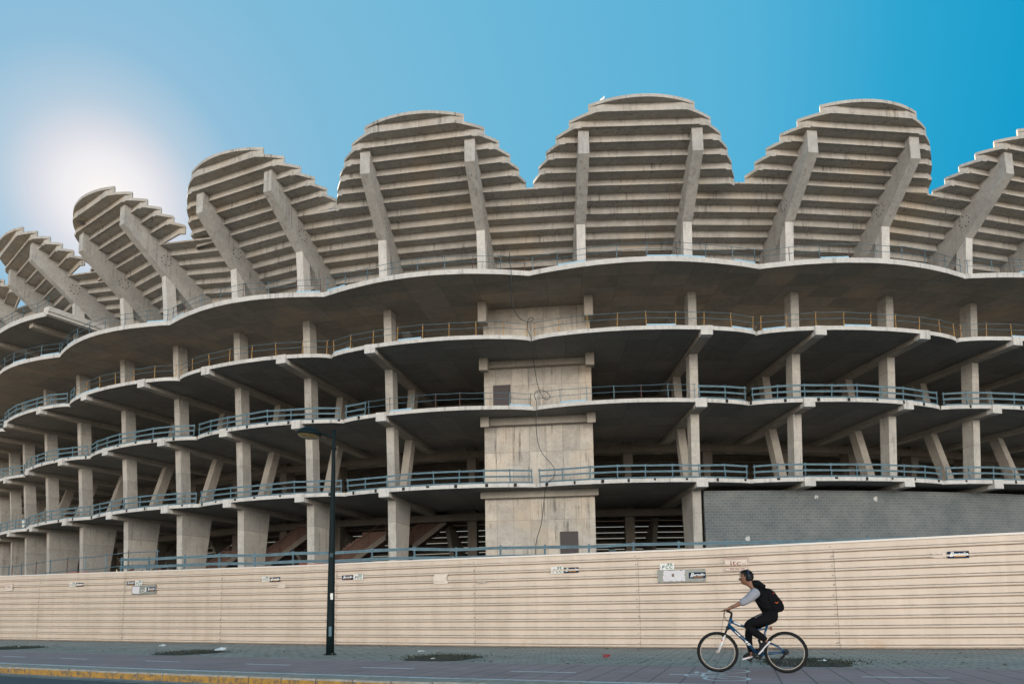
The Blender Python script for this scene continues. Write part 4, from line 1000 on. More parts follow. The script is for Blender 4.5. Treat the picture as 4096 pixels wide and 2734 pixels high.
# ------------------------------------------------------------------ tree pits and litter
m_soil = simple('tree_pit_soil', (0.035, 0.028, 0.02), 0.95, 0, 0.4, 15); m_weed = simple('weeds', (0.028, 0.034, 0.016), 0.9, 0, 0.4, 9); m_leaf = simple('dry_leaf', (0.12, 0.075, 0.045), 0.9, 0, 0.4, 5)
def blob(s, o, z): p, _, _ = st(s, o); return Vector((p.x, p.y, z))
for k_, (s0, lb) in enumerate(((-25.4, 'earth tree pit farthest left, mostly outside the view'), (-17.6, 'earth tree pit with weeds at the far left of the pavement'), (-8.0, 'earth tree pit with weeds and white litter left of the street lamp'), (0.3, 'square earth tree pit with weeds right of the street lamp'), (7.75, 'earth tree pit with dead leaves behind the rear wheel of the bicycle'))):
    c = blob(s0, 4.9, 0); root = empty('tree_pit', c, lb, 'tree pit', 'tree pits in the pavement')
    mb = MB(); n = 26; ring = []
    for i in range(n):
        a = 2*math.pi*i/n; q = (abs(math.cos(a))**4+abs(math.sin(a))**4)**-0.25
        ring.append((s0+0.72*q*math.cos(a)*random.uniform(.93, 1.06), 4.88+0.95*q*math.sin(a)*random.uniform(.96, 1.03)))
    v = [blob(s0, 4.88, 0.05)]+[blob(a, min(b_, 5.80), 0.004) for a, b_ in ring]
    v2 = [blob(s0+(a-s0)*0.6, 4.88+(b_-4.88)*0.6, 0.045+random.uniform(-.015, .02)) for a, b_ in ring]
    mb.add([v[0]]+v2+v[1:], [(0, 1+i, 1+(i+1) % n) for i in range(n)]+[(1+i, 1+n+i, 1+n+(i+1) % n, 1+(i+1) % n) for i in range(n)]); mb.build('soil', m_soil, root)
    mb = MB()
    for i in range(900):
        a = random.gauss(0, 0.42); b_ = random.gauss(0, 0.45)
        if abs(a) > 1.1 or abs(b_) > 0.95: continue
        p = blob(s0+a, 4.88+b_, 0.02); d = Vector((random.gauss(0, 1), random.gauss(0, 1), 0)).normalized()*random.uniform(.02, .07); hgt = random.uniform(0.02, 0.09)
        mb.add([p-d*0.25, p+d*0.25, p+d+Vector((0, 0, hgt))], [(0, 1, 2)])
    wd = mb.build('weeds', m_weed, root, fix=False); tag(wd, kind='stuff')
    mb = MB()
    for i in range(130):
        p = blob(s0+random.gauss(0, 0.6), min(5.85, 4.88+random.gauss(0, 0.5)), 0.03+random.random()*0.03); a = random.random()*6.28; q = random.uniform(.02, .05)
        x_ = Vector((math.cos(a), math.sin(a), random.uniform(-.3, .3)))*q; y_ = Vector((-math.sin(a), math.cos(a), random.uniform(-.3, .3)))*q*0.6
        mb.add([p-x_, p-y_, p+x_, p+y_], [(0, 1, 2, 3)])
    wd = mb.build('dead_leaves', m_leaf, root, fix=False); tag(wd, kind='stuff')
mb = MB()
for i in range(1300):
    s_ = random.uniform(-30, 16); o_ = random.choice((random.uniform(0.1, 5.8), abs(random.gauss(0, .4))+0.06, random.gauss(4.9, .6)))
    if not 0.05 < o_ < 8.9: continue
    p = blob(s_, o_, 0.008+random.random()*0.01); a = random.random()*6.28; q = random.uniform(.012, .05)*(1.5 if random.random() < .15 else 1)
    x_ = Vector((math.cos(a), math.sin(a), random.uniform(-.2, .3)))*q; y_ = Vector((-math.sin(a), math.cos(a), random.uniform(-.2, .3)))*q*0.5
    mb.add([p-x_, p-y_, p+x_, p+y_], [(0, 1, 2, 3)])
tag(mb.build('fallen_leaves', m_leaf, None, fix=False), kind='stuff')
m_paper = simple('paper_litter', (0.62, 0.62, 0.60), 0.7)
def litter(s, o, w_, h_, mat, label, name='litter', n=5):
    c = blob(s, o, 0.01); mb = MB()
    for i in range(n):
        a = random.random()*3.1; x_ = Vector((math.cos(a), math.sin(a)*0.8, random.uniform(-.1, .3)))*w_*random.uniform(.3, .6); y_ = Vector((-math.sin(a)*.5, math.cos(a), random.uniform(0, .6)))*w_*0.3
        p = c+Vector((random.uniform(-.3, .3)*w_, random.uniform(-.3, .3)*w_, h_*random.random()*0.6+0.01)); mb.prism([p-x_, p-y_*.7, p+x_*.8, p+y_], Vector((0, 0, 0.004)))
    tag(mb.build(name, mat, None, loc=c), label, 'litter', 'litter on the pavement')
litter(-8.0, 5.0, 0.22, 0.05, m_paper, 'flat white paper on the tree pit left of the lamp')
litter(-7.6, 4.15, 0.30, 0.16, m_paper, 'crumpled white plastic bag at the back of the tree pit left of the lamp', n=12)
litter(8.0, 4.95, 0.22, 0.06, m_paper, 'white paper scrap on the leaves behind the rear wheel')
litter(-12.9, 2.25, 0.28, 0.02, m_paper, 'flat white scrap on the pavement far left near the hoarding')
litter(-1.5, 2.86, 0.22, 0.03, m_paper, 'pale torn scrap on the pavement above the middle tree pit')
litter(-17.4, 4.9, 0.22, 0.04, m_paper, 'white scrap lying in the far left tree pit')
litter(0.4, 5.55, 0.12, 0.05, m_paper, 'small white scrap in the middle tree pit')
litter(8.55, 5.15, 0.14, 0.03, m_paper, 'small white scrap right of the rear wheel', n=3)
litter(3.76, 3.83, 0.26, 0.05, simple('red_packet', (0.30, 0.03, 0.03), 0.4), 'flattened red packet on the pavement left of the bicycle', n=4)

# ------------------------------------------------------------------ bicycle and rider (local: s forward, z up, t towards the kerb side of the rider's left)
BO = Vector((4.576, 11.521, 0)); BU = Vector((-0.950, 0.313, 0)).normalized(); BN = Vector((-BU.y, BU.x, 0))
if BN.y > 0: BN = -BN
def bl(s, z, t=0.0): return BO+BU*s+BN*t+Vector((0, 0, z))
m_blue, t, b = new_mat('blue_bike_paint'); b.inputs['Base Color'].default_value = (0.004, 0.045, 0.11, 1); b.inputs['Roughness'].default_value = 0.25; b.inputs['Coat Weight'].default_value = 0.5
m_rub = simple('tyre_rubber', (0.012, 0.012, 0.012), 0.8); m_blk = simple('black_plastic', (0.012, 0.013, 0.014), 0.5); m_alu = simple('aluminium', (0.30, 0.27, 0.23), 0.5, 0.6)
m_spoke = simple('spoke_steel', (0.25, 0.25, 0.25), 0.35, 0.8); m_forkw = simple('white_fork_paint', (0.62, 0.60, 0.58), 0.35); m_red = simple('red_mark', (0.6, 0.03, 0.02), 0.4)
bike = empty('bicycle', bl(0.55, 0), 'blue mountain bicycle with white fork ridden to the left along the cycle lane', 'bicycle')
AX = {'rear': (0.0, 0.345), 'front': (1.10, 0.345)}
for nm, (s0, z0) in AX.items():
    wh = part_empty('wheel', bike); c = bl(s0, z0)
    mb = MB(); n = 56; m = 10; v = []
    for i in range(n):
        a = 2*math.pi*i/n; d = BU*math.cos(a)+Vector((0, 0, 1))*math.sin(a)
        for j in range(m):
            q = 2*math.pi*j/m; rr_ = 0.318+0.027*math.cos(q)*(1.0+(0.10 if i % 2 and abs(math.cos(q)) > .6 and math.cos(q) > 0 else 0)); v.append(c+d*rr_+BN*0.026*math.sin(q))
    mb.add(v, [(i*m+j, i*m+(j+1) % m, ((i+1) % n)*m+(j+1) % m, ((i+1) % n)*m+j) for i in range(n) for j in range(m)])
    mb.build('tyre', m_rub, wh, smooth=True)
    mb = MB(); mb.lathe(c, BN, [(-0.012, 0.293), (-0.012, 0.282), (0.012, 0.282), (0.012, 0.293), (-0.012, 0.293)], 56); mb.build('rim', m_alu, wh)
    for i in range(28):
        a = 2*math.pi*i/28+0.1; hb = a+(0.5 if i % 4 < 2 else -0.5); sd = 0.028 if i % 2 else -0.028
        mb = MB(); mb.tube([c+BN*sd+(BU*math.cos(hb)+Vector((0, 0, 1))*math.sin(hb))*0.028, c+(BU*math.cos(a)+Vector((0, 0, 1))*math.sin(a))*0.28], 0.0016, 4); mb.build('spoke', m_spoke, wh)
    mb = MB(); mb.lathe(c, BN, [(-0.06, 0.0), (-0.06, 0.014), (-0.035, 0.018), (-0.032, 0.032), (-0.026, 0.032), (-0.022, 0.017), (0.022, 0.017), (0.026, 0.032), (0.032, 0.032), (0.035, 0.018), (0.06, 0.014), (0.06, 0.0)], 16); mb.build('hub', m_alu if nm == 'front' else m_blk, wh)
fr = part_empty('frame', bike)
def tb(name, pts, r, mat, par=fr, n=10):
    mb = MB(); mb.tube([bl(*p) for p in pts], r, n); return mb.build(name, mat, par, smooth=True)
tb('head_tube', [(0.852, 0.92), (0.902, 0.765)], 0.026, m_blue)
tb('top_tube', [(0.862, 0.865), (0.70, 0.795), (0.46, 0.715), (0.31, 0.735)], [0.026, 0.024, 0.019, 0.017], m_blue)
tb('down_tube', [(0.888, 0.79), (0.66, 0.56), (0.455, 0.325)], [0.030, 0.030, 0.024], m_blue)
tb('seat_tube', [(0.272, 0.80), (0.325, 0.62), (0.335, 0.585)], 0.020, m_blue)
tb('brace', [(0.44, 0.705), (0.40, 0.66), (0.33, 0.60)], 0.014, m_blue)
tb('swing_arm', [(0.45, 0.30), (0.25, 0.315), (0.0, 0.345)], [0.020, 0.016, 0.014], m_blue); tb('chain_stay', [(0.42, 0.325, -0.05), (0.0, 0.345, -0.06)], 0.011, m_blue)
tb('seat_stay', [(0.245, 0.50, 0.04), (0.12, 0.44, 0.05), (0.02, 0.365, 0.06)], 0.015, m_blue); tb('seat_stay', [(0.245, 0.50, -0.04), (0.12, 0.44, -0.05), (0.02, 0.365, -0.06)], 0.015, m_blue)
tb('strut', [(0.44, 0.33), (0.40, 0.46)], 0.012, m_blue); tb('shock', [(0.395, 0.47), (0.42, 0.56)], 0.022, m_blk)
# painted decals on the tubes
mb = MB()
def decal(mb, p0, p1, w0, w1, tt):
    a, b_ = bl(*p0, tt), bl(*p1, tt); d = (b_-a).normalized(); m = d.cross(BN).normalized(); mb.prism([a-m*w0, b_-m*w1, b_+m*w1, a+m*w0], BN*0.001)
decal(mb, (0.81, 0.85), (0.70, 0.805), 0.006, 0.014, 0.026); decal(mb, (0.80, 0.70), (0.72, 0.62), 0.004, 0.010, 0.031); mb.build('decal', m_txtw, fr)
c0, c1 = bl(0.66, 0.565, 0.0315), bl(0.56, 0.447, 0.0315); ex_ = (c1-c0).normalized(); ey_ = ex_.cross(BN).normalized()
if ey_.z < 0: ey_ = -ey_
text_mb('4S', 0.055, (c0+c1)/2, ex_, ey_, BN, 0.001, 0.2, 0.001, width=0.12).build('lettering', m_txtw, fr)
fk = part_empty('fork', bike)
tb('crown', [(0.90, 0.765), (0.925, 0.74)], 0.034, m_blk, fk)
for sd in (-0.055, 0.055):
    tb('stanchion', [(0.92, 0.75, sd), (0.985, 0.60, sd)], 0.018, m_blk, fk); tb('fork_leg', [(0.965, 0.64, sd), (1.085, 0.345, sd)], 0.021, m_forkw, fk); tb('red_band', [(1.005, 0.555, sd), (1.015, 0.53, sd)], 0.0216, m_red, fk)
tb('brake_arm', [(0.955, 0.665, 0.075), (1.01, 0.61, 0.07)], 0.014, m_blk, fk)
hb = part_empty('handlebar', bike)
tb('stem', [(0.852, 0.92), (0.835, 1.0)], 0.020, m_blk, hb); tb('stem', [(0.825, 1.0), (0.90, 1.045)], 0.018, m_blk, hb)
tb('bar', [(0.90, 1.045, -0.29), (0.905, 1.05, -0.1), (0.905, 1.05, 0.1), (0.90, 1.045, 0.29)], 0.0125, m_blk, hb)
for sd in (-1, 1):
    tb('grip', [(0.90, 1.045, sd*0.185), (0.895, 1.045, sd*0.31)], 0.018, m_blk, hb); tb('brake_lever', [(0.91, 1.05, sd*0.17), (0.955, 1.052, sd*0.19), (1.005, 1.045, sd*0.26)], 0.009, m_blk, hb)
for i, (p, q, r_) in enumerate((((0.94, 1.05, 0.17), (1.02, 0.95, 0.12), (0.88, 0.86, 0.02)), ((0.94, 1.05, 0.17), (0.985, 0.90, 0.10), (0.87, 0.84, 0.02)), ((0.95, 1.05, -0.15), (1.0, 0.86, -0.02), (1.02, 0.66, 0.06)))):
    P0, P1, P2 = map(Vector, (p, q, r_)); tb('cable', [tuple(P0*(1-u)**2+P1*2*u*(1-u)*1.0+P2*u*u) for u in [k/10 for k in range(11)]], 0.0035, m_blk, hb, 5)
sd_ = part_empty('saddle', bike)
tb('seat_post', [(0.272, 0.79), (0.235, 0.895)], 0.0145, m_blk, sd_)
mb = MB(); prof = []
for i in range(11):
    u = i/10; s = 0.09+0.27*u; w_ = 0.075*(1-u)**0.8+0.018; zz = 0.925-0.03*u+0.01*math.cos(u*6); prof.append((s, zz, w_))
v = []; 
for s, zz, w_ in prof:
    for k in range(8):
        a = 2*math.pi*k/8; v.append(bl(s, zz+0.02*math.sin(a), w_*math.cos(a)))
mb.add(v, [(i*8+k, i*8+(k+1) % 8, (i+1)*8+(k+1) % 8, (i+1)*8+k) for i in range(10) for k in range(8)]+[tuple(range(8)), tuple(80+k for k in range(8))]); mb.build('seat', m_blue, sd_, smooth=True)
mb = MB(); mb.box(bl(0.215, 0.742, 0), BU*0.02, BN*0.03, Vector((0, 0, 0.032))); mb.build('reflector', simple('amber_reflector', (0.16, 0.05, 0.02), 0.3), bike); tb('reflector_bracket', [(0.28, 0.755), (0.225, 0.75)], 0.007, m_blk, bike)
dr = part_empty('drivetrain', bike)
mb = MB(); mb.lathe(bl(0.45, 0.31, -0.045), BN, [(0, 0.04), (0, 0.088), (0.004, 0.092), (0.008, 0.088), (0.008, 0.04)], 36); mb.build('chainring', m_blk, dr)
mb = MB(); mb.lathe(bl(0.0, 0.345, -0.05), BN, [(-0.02, 0.0), (-0.02, 0.055), (0.0, 0.045), (0.015, 0.03), (0.015, 0)], 24); mb.build('cassette', m_blk, dr)
tb('bottom_bracket', [(0.45, 0.31, -0.06), (0.45, 0.31, 0.06)], 0.024, m_blk, dr); PD = {1: (0.318, 0.425), -1: (0.582, 0.195)}
for sg, (ps, pz) in PD.items():
    tb('crank', [(0.45, 0.31, sg*0.075), (ps, pz, sg*0.085)], 0.011, m_blk, dr)
    mb = MB(); mb.box(bl(ps, pz, sg*0.135), (BU*math.cos(-0.8 if sg > 0 else 0.35)+Vector((0, 0, math.sin(-0.8 if sg > 0 else 0.35))))*0.045, BN*0.04, Vector((0, 0, 0.012))); mb.build('pedal', m_blk, dr)
tb('derailleur', [(0.0, 0.31, -0.07), (0.03, 0.28, -0.07), (0.085, 0.235, -0.06)], [0.018, 0.02, 0.016], m_blk, dr)
tb('chain', [(0.0, 0.395, -0.045), (0.45, 0.40, -0.045)], 0.006, m_blk, dr, 5); tb('chain', [(0.09, 0.225, -0.045), (0.45, 0.222, -0.045)], 0.006, m_blk, dr, 5)

# ---- rider
def skin_obj(name, verts, edges, radii, mat, parent=None, root=0, levels=2, keep_loc=None):
    me = bpy.data.meshes.new(name); me.from_pydata([tuple(bl(*v)) for v in verts], edges, []); ob = bpy.data.objects.new(name, me); col.objects.link(ob)
    md = ob.modifiers.new('s', 'SKIN'); md.use_smooth_shade = True
    sub = ob.modifiers.new('u', 'SUBSURF'); sub.levels = levels; sub.render_levels = levels
    for i, r in enumerate(radii):
        sv = me.skin_vertices[0].data[i]; sv.radius = (r, r) if not isinstance(r, tuple) else r; sv.use_root = (i == root)
    dg = bpy.context.evaluated_depsgraph_get(); m2 = bpy.data.meshes.new_from_object(ob.evaluated_get(dg))
    vs = [v.co.copy() for v in m2.vertices]; fs = [tuple(p.vertices) for p in m2.polygons]
    bpy.data.objects.remove(ob); bpy.data.meshes.remove(me); bpy.data.meshes.remove(m2)
    mb = MB(); mb.v = [tuple(v) for v in vs]; mb.f = fs; mb.mi = [0]*len(fs)
    if name == 'body': return mb
    return mb.build(name, mat, parent, smooth=True, fix=False)
m_skin = simple('skin', (0.21, 0.095, 0.055), 0.5, 0, 0.1, 20); m_hood = simple('black_cotton', (0.004, 0.004, 0.005), 0.9, 0, 0.3, 12); m_grey = simple('grey_marl', (0.24, 0.245, 0.27), 0.9, 0, 0.12, 40)
m_trou = simple('black_trousers', (0.004, 0.004, 0.005), 0.9, 0, 0.3, 10); m_hair = simple('black_hair', (0.010, 0.008, 0.007), 0.6, 0, 0.3, 60); m_shoe = simple('black_shoe', (0.01, 0.01, 0.012), 0.6); m_sole = simple('white_sole', (0.60, 0.56, 0.58), 0.6)
V, Eg, Rd = [], [], []
def ch(pts, start=None):
    prev = start
    for s, z, t_, r in pts:
        V.append((s, z, t_)); Rd.append(r); i = len(V)-1
        if prev is not None: Eg.append((prev, i))
        prev = i
    return prev
ch([(0.18, 0.965, 0, 0.085)]); pel = 0
w_ = ch([(0.245, 1.10, 0, 0.085), (0.33, 1.25, 0, 0.09), (0.385, 1.365, 0, 0.075)], pel); chest = w_
nk = ch([(0.46, 1.45, 0, 0.056), (0.51, 1.50, 0, 0.058)], chest)
hd_ = ch([(0.565, 1.56, 0, 0.096), (0.575, 1.64, 0, 0.104), (0.565, 1.69, 0, 0.075)], nk)
for sg in (1, -1):
    k_ = ch([(0.185, 0.945, sg*0.09, 0.075)], pel)
    if sg > 0: ch([(0.40, 0.885, 0.125, 0.065), (0.605, 0.795, 0.13, 0.048), (0.48, 0.68, 0.125, 0.045), (0.325, 0.565, 0.115, 0.035), (0.30, 0.50, 0.12, 0.036), (0.385, 0.40, 0.125, 0.03)], k_)
    else: ch([(0.38, 0.85, -0.12, 0.065), (0.575, 0.70, -0.13, 0.05), (0.575, 0.52, -0.125, 0.052), (0.548, 0.33, -0.12, 0.036), (0.56, 0.265, -0.12, 0.036), (0.65, 0.228, -0.125, 0.028)], k_)
    sh = ch([(0.39, 1.34, sg*0.13, 0.03), (0.52, 1.28, sg*0.205, 0.040), (0.645, 1.19, sg*0.235, 0.041), (0.74, 1.145, sg*0.24, 0.038), (0.835, 1.105, sg*0.24, 0.028), (0.875, 1.085, sg*0.24, 0.030)], chest)
    for q, (dt, L) in enumerate(((-0.032, 0.9), (-0.011, 1.0), (0.011, 1.0), (0.032, 0.85))):
        ch([(0.905, 1.078, sg*0.24+dt, 0.0095), (0.905+0.022*L, 1.055, sg*0.24+dt, 0.009), (0.905+0.008, 1.028, sg*0.24+dt, 0.0085), (0.885, 1.024, sg*0.24+dt, 0.008)] if sg < 0 or q > 1 else [(0.905, 1.08, sg*0.24+dt, 0.0095), (0.935, 1.073, sg*0.24+dt, 0.009), (0.962, 1.062, sg*0.245+dt, 0.0085), (0.985, 1.052, sg*0.25+dt, 0.008)], sh)
    ch([(0.875, 1.062, sg*0.195, 0.011), (0.892, 1.035, sg*0.188, 0.0095)], sh)
body = skin_obj('body', V, Eg, Rd, m_skin, None)
# face, on the same mesh: push the head vertices out into nose, brow, lips and chin
nv = []
for v in body.v:
    p = Vector(v)-BO; s = p.dot(BU); z = p.z; t_ = p.dot(BN)
    if z > 1.475 and s > 0.48:
        u = s-0.575
        def bumpf(zc, wz, wt, a): return a*math.exp(-((z-zc)/wz)**2-(t_/wt)**2) if u > 0.02 else 0
        ds = bumpf(1.582, 0.016, 0.016, 0.034)+bumpf(1.602, 0.022, 0.012, 0.018)+bumpf(1.642, 0.012, 0.05, 0.012)+bumpf(1.540, 0.012, 0.022, 0.018)+bumpf(1.500, 0.018, 0.03, 0.026)+bumpf(1.525, 0.03, 0.05, 0.012)-bumpf(1.620, 0.010, 0.04, 0.008)
        p = p+BU*ds-BN*t_*0.18
    nv.append(tuple(p+BO))
body.v = nv
hc_ = bl(0.56, 1.60)
for mm in (m_lamp, m_navy, m_hood, m_trou, m_hair, m_shoe, m_blk, m_rub):
    mm.node_tree.nodes['Principled BSDF'].inputs['Specular IOR Level'].default_value = 0.15
pr = body.build('person', m_skin, None, smooth=True, fix=False, loc=bl(0.45, 0.0)); tag(pr, 'young cyclist in a black hoodie with grey sleeves, riding left with headphones on', 'person')
# clothing
def cloth(name, pts_list, mat, levels=2):
    V, E_, R2 = [], [], []
    for pts in pts_list:
        prev = pts[0] if isinstance(pts[0], int) else None
        for q in pts[(1 if prev is not None else 0):]:
            V.append(q[:3]); R2.append(q[3]); i = len(V)-1
            if prev is not None: E_.append((prev, i))
            prev = i
    return skin_obj(name, V, E_, R2, mat, pr, levels=levels)
cloth('hoodie', [[(0.165, 0.99, 0, 0.15), (0.225, 1.08, 0, 0.150), (0.295, 1.21, 0, 0.148), (0.355, 1.32, 0, 0.152), (0.40, 1.40, 0, 0.115), (0.455, 1.455, 0, 0.080)], [3, (0.375, 1.35, 0.14, 0.098)], [3, (0.375, 1.35, -0.14, 0.098)]], m_hood)
cloth('hood', [[(0.475, 1.475, 0, 0.082), (0.43, 1.49, 0, 0.098), (0.36, 1.475, 0, 0.088), (0.30, 1.45, 0, 0.05), (0.255, 1.475, 0.01, 0.02)]], m_hood)
for sg in (1, -1):
    cloth('sleeve', [[(0.385, 1.385, sg*0.155, 0.092), (0.46, 1.325, sg*0.195, 0.092), (0.545, 1.245, sg*0.225, 0.080), (0.635, 1.19, sg*0.238, 0.070), (0.70, 1.16, sg*0.24, 0.060)]], m_grey)
cloth('trousers', [[(0.165, 0.96, 0, 0.150), (0.20, 1.04, 0, 0.142)], [0, (0.19, 0.935, 0.09, 0.128), (0.40, 0.885, 0.125, 0.102), (0.615, 0.80, 0.13, 0.074), (0.48, 0.68, 0.125, 0.072), (0.35, 0.585, 0.12, 0.060), (0.30, 0.54, 0.118, 0.052)], [0, (0.19, 0.925, -0.09, 0.126), (0.38, 0.845, -0.12, 0.100), (0.575, 0.705, -0.13, 0.072), (0.58, 0.52, -0.125, 0.062), (0.558, 0.37, -0.12, 0.050), (0.548, 0.33, -0.12, 0.048)]], m_trou)
# reflective thigh stripe
mb = MB(); a, b_ = bl(0.36, 0.985, 0.205), bl(0.47, 0.925, 0.215); d = (b_-a); mb.tube([a, a+d*0.5+BN*0.004, b_], 0.012, 6); mb.build('thigh_stripe', simple('dark_grey_tape', (0.04, 0.042, 0.045), 0.6), pr)
for (h0, h1, sg) in (((0.262, 0.505), (0.415, 0.335), 1), ((0.525, 0.262), (0.685, 0.215), -1)):
    sh_ = part_empty('shoe', pr); t0_ = sg*0.125; dv = Vector((h1[0]-h0[0], h1[1]-h0[1])).normalized(); up = Vector((-dv.y, dv.x))
    if up.y < 0: up = -up
    if sg > 0: up = Vector((dv.y*-1, dv.x)) if Vector((dv.y*-1, dv.x)).x > 0 else Vector((dv.y, -dv.x))
    def q_(f, g_): L = Vector((h1[0]-h0[0], h1[1]-h0[1])); return (h0[0]+L.x*f+up.x*g_, h0[1]+L.y*f+up.y*g_, t0_)
    V2 = [q_(0.02, 0.045), q_(0.25, 0.055), q_(0.6, 0.042), q_(0.98, 0.028)]
    skin_obj('upper', V2, [(0, 1), (1, 2), (2, 3)], [0.040, 0.046, 0.038, 0.026], m_shoe, sh_)
    mb = MB(); v = []
    for f, w2 in ((-0.14, 0.022), (0.0, 0.036), (0.3, 0.034), (0.75, 0.044), (1.0, 0.038), (1.14, 0.016)):
        for g_, sd in ((-0.008, -1), (-0.008, 1), (0.016, 1), (0.016, -1)): a = q_(f, g_); v.append(bl(a[0], a[1], t0_+sd*w2))
    mb.add(v, [(i*4+k, i*4+(k+1) % 4, i*4+4+(k+1) % 4, i*4+4+k) for i in range(5) for k in range(4)]+[(0, 1, 2, 3), (20, 21, 22, 23)]); mb.build('sole', m_sole, sh_)
# hair: shell around the upper and back head
mb = MB(); v = []; n = 26; m = 14
for i in range(m+1):
    ph = math.pi*i/m
    for j in range(n):
        a = 2*math.pi*j/n; x = math.sin(ph)*math.cos(a); y = math.sin(ph)*math.sin(a); z = math.cos(ph)
        r = 1.0+random.uniform(-0.02, 0.03)
        v.append((x*r, y*r, z*r))
fs = []; 
for i in range(m):
    for j in range(n):
        q = [i*n+j, i*n+(j+1) % n, (i+1)*n+(j+1) % n, (i+1)*n+j]
        cx_ = sum(v[k][0] for k in q)/4; cz_ = sum(v[k][2] for k in q)/4; cyy = sum(v[k][1] for k in q)/4
        if cz_ < -0.62 or (cx_ > 0.30 and cz_ < 0.42) or (cx_ > 0.05 and cz_ < -0.05): continue
        fs.append(q)
mb.add([bl(0.560+0.118*x, 1.628+0.112*z+(0.012 if x > 0.4 and z > 0.3 else 0), 0.092*y) for x, y, z in v], fs); mb.build('hair', m_hair, pr, smooth=True, fix=False)
mb = MB()
for i in range(240):
    ph = random.uniform(0.05, 1.25); a = random.uniform(-math.pi, math.pi); x, y, z = math.sin(ph)*math.cos(a), math.sin(ph)*math.sin(a), math.cos(ph)
    if x > 0.3 and z < 0.45: continue
    p = bl(0.560+0.118*x, 1.628+0.112*z, 0.092*y); d = (BU*x+BN*y+Vector((0, 0, z))).normalized()*0.014+BU*random.uniform(-.01, .012); q = Vector((random.gauss(0, .006), random.gauss(0, .006), random.gauss(0, .006)))
    mb.add([p-q, p+q, p+d], [(0, 1, 2)])
mb.build('hair_tufts', m_hair, pr, fix=False)
mb = MB()
for sg in (-1, 1):
    mb.box(bl(0.672, 1.646, sg*0.034), (BU*-0.006+BN*sg*0.016), BU*0.004, Vector((0, 0, 0.004)))
mb.build('eyebrows', m_hair, pr)
for sg in (-1, 1):
    mb = MB(); mb.lathe(bl(0.664, 1.622, sg*0.030), BU, [(-0.008, 0.0), (-0.006, 0.008), (0.0, 0.011), (0.006, 0.008), (0.009, 0.0)], 12); e_ = mb.build('eye', m_txtw, pr, smooth=True)
    mb = MB(); mb.lathe(bl(0.6725, 1.622, sg*0.030), BU, [(-0.002, 0.0055), (0.0015, 0.0)], 10); mb.build('pupil', m_hair, e_)
mb = MB(); mb.box(bl(0.676, 1.533, 0), BN*0.020, BU*0.006, Vector((0, 0, 0.003))); mb.build('mouth', simple('lips', (0.16, 0.05, 0.04), 0.5), pr)
mb = MB()
for i in range(24):
    a0, a1 = 2*math.pi*i/24, 2*math.pi*(i+1)/24; c_ = bl(0.818, 1.113, 0.24); u_ = (BU*0.4+Vector((0, 0, 0.9))).normalized(); 
    mb.tube([c_+u_*0.033*math.cos(a0)+BN*0.033*math.sin(a0), c_+u_*0.033*math.cos(a1)+BN*0.033*math.sin(a1)], 0.006, 5, caps=False)
mb.build('wristband', simple('green_band', (0.015, 0.06, 0.045), 0.6), pr)
# chest print of the hoodie
mb = MB(); 
for i in range(14):
    a0 = 2*math.pi*i/14; a1 = 2*math.pi*(i+1)/14; mb.tube([bl(0.458+0.018*math.cos(a0), 1.205+0.035*math.sin(a0), 0.105), bl(0.458+0.018*math.cos(a1), 1.205+0.035*math.sin(a1), 0.105)], 0.004, 4)
mb.build('chest_print', simple('pale_blue_print', (0.35, 0.5, 0.55), 0.6), pr)
# headphones
hp = empty('headphones', bl(0.53, 1.59, 0), 'black over-ear headphones worn by the cyclist', 'headphones')
mb = MB(); mb.tube([bl(0.515+0.02*math.sin(k*math.pi/14), 1.60+0.148*math.sin(k*math.pi/14), 0.102*math.cos(k*math.pi/14)) for k in range(15)], 0.011, 8); mb.build('headband', simple('dark_blue_band', (0.012, 0.03, 0.06), 0.4), hp, smooth=True)
for sg in (-1, 1):
    mb = MB(); mb.lathe(bl(0.518, 1.585, sg*0.080), BN*sg, [(0, 0.0), (0, 0.036), (0.012, 0.040), (0.026, 0.036), (0.036, 0.024), (0.038, 0.0)], 20); mb.build('ear_cup', m_blk, hp, smooth=True)
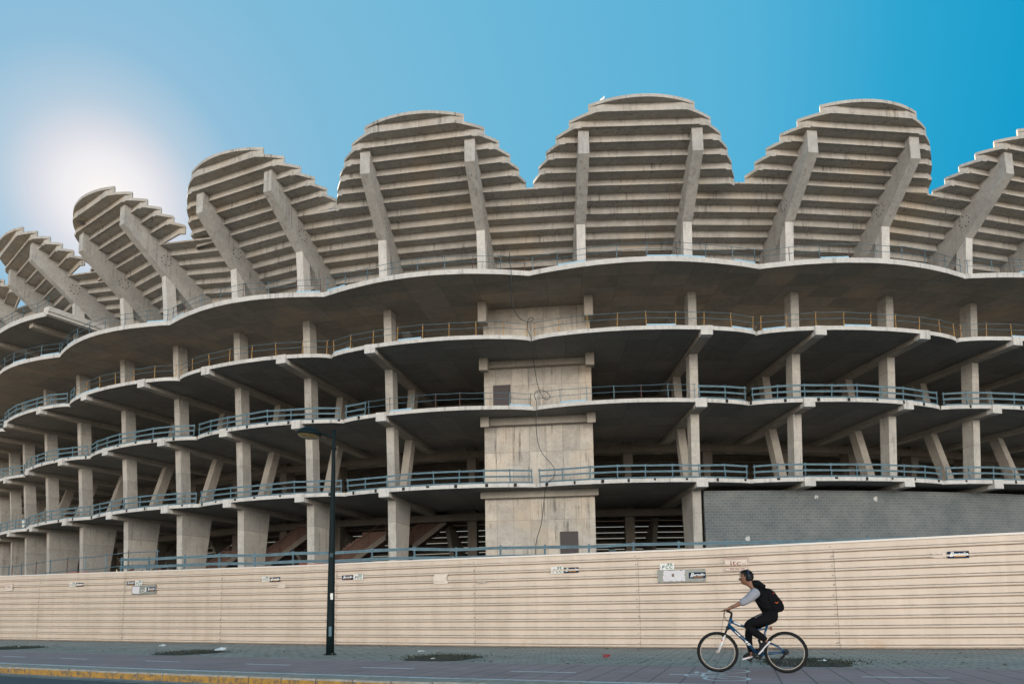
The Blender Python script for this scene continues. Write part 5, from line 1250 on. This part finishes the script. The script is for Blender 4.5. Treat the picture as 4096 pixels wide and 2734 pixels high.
# backpack
bp_ = empty('backpack', bl(0.12, 1.15, 0), 'black backpack with small red and orange marks on the back of the cyclist', 'backpack')
bm = bmesh.new(); prof = [(0.285, 1.425), (0.205, 1.415), (0.14, 1.37), (0.075, 1.275), (0.02, 1.20), (-0.008, 1.12), (-0.008, 1.06), (0.025, 1.025), (0.10, 1.005), (0.155, 1.02), (0.20, 1.15), (0.26, 1.30)]
vv = [[bm.verts.new(bl(s, z, t_)) for s, z in prof] for t_ in (-0.145, 0.145)]
bm.faces.new(vv[0]); bm.faces.new(list(reversed(vv[1])))
for i in range(len(prof)): bm.faces.new([vv[0][i], vv[1][i], vv[1][(i+1) % len(prof)], vv[0][(i+1) % len(prof)]])
bmesh.ops.recalc_face_normals(bm, faces=bm.faces)
bmesh.ops.bevel(bm, geom=[e for e in bm.edges if abs((e.verts[0].co-e.verts[1].co).dot(BN)) < 0.01], offset=0.035, segments=4, affect='EDGES', profile=0.6)
mb = MB(); bm.verts.index_update(); mb.v = [tuple(v.co) for v in bm.verts]; mb.f = [tuple(v.index for v in f.verts) for f in bm.faces]; mb.mi = [0]*len(mb.f); bm.free()
mb.build('bag', m_hood, bp_, smooth=True)
m_orr = simple('orange_mark', (0.85, 0.16, 0.02), 0.5)
mb = MB(); mb.prism([bl(0.185, 1.37, 0.112), bl(0.16, 1.375, 0.112), bl(0.135, 1.325, 0.138), bl(0.15, 1.32, 0.142)], BN*0.012); mb.build('red_patch', m_red, bp_)
mb = MB(); mb.tube([bl(0.105+0.02*math.cos(a), 1.186-0.018*math.sin(a), 0.148) for a in [math.pi*k/8 for k in range(9)]], 0.004, 5); mb.build('orange_loop', m_orr, bp_)
mb = MB(); mb.box(bl(0.022, 1.186, 0.10), BU*0.016, BN*0.03, Vector((0, 0, 0.006))); mb.build('red_tab', m_red, bp_)
for sg in (-1, 1):
    mb = MB(); mb.tube([bl(0.27, 1.42, sg*0.10), bl(0.37, 1.475, sg*0.115), bl(0.475, 1.38, sg*0.125), bl(0.46, 1.25, sg*0.13), bl(0.33, 1.10, sg*0.15), bl(0.17, 1.06, sg*0.13)], 0.014, 6); mb.build('strap', m_hood, bp_, smooth=True)
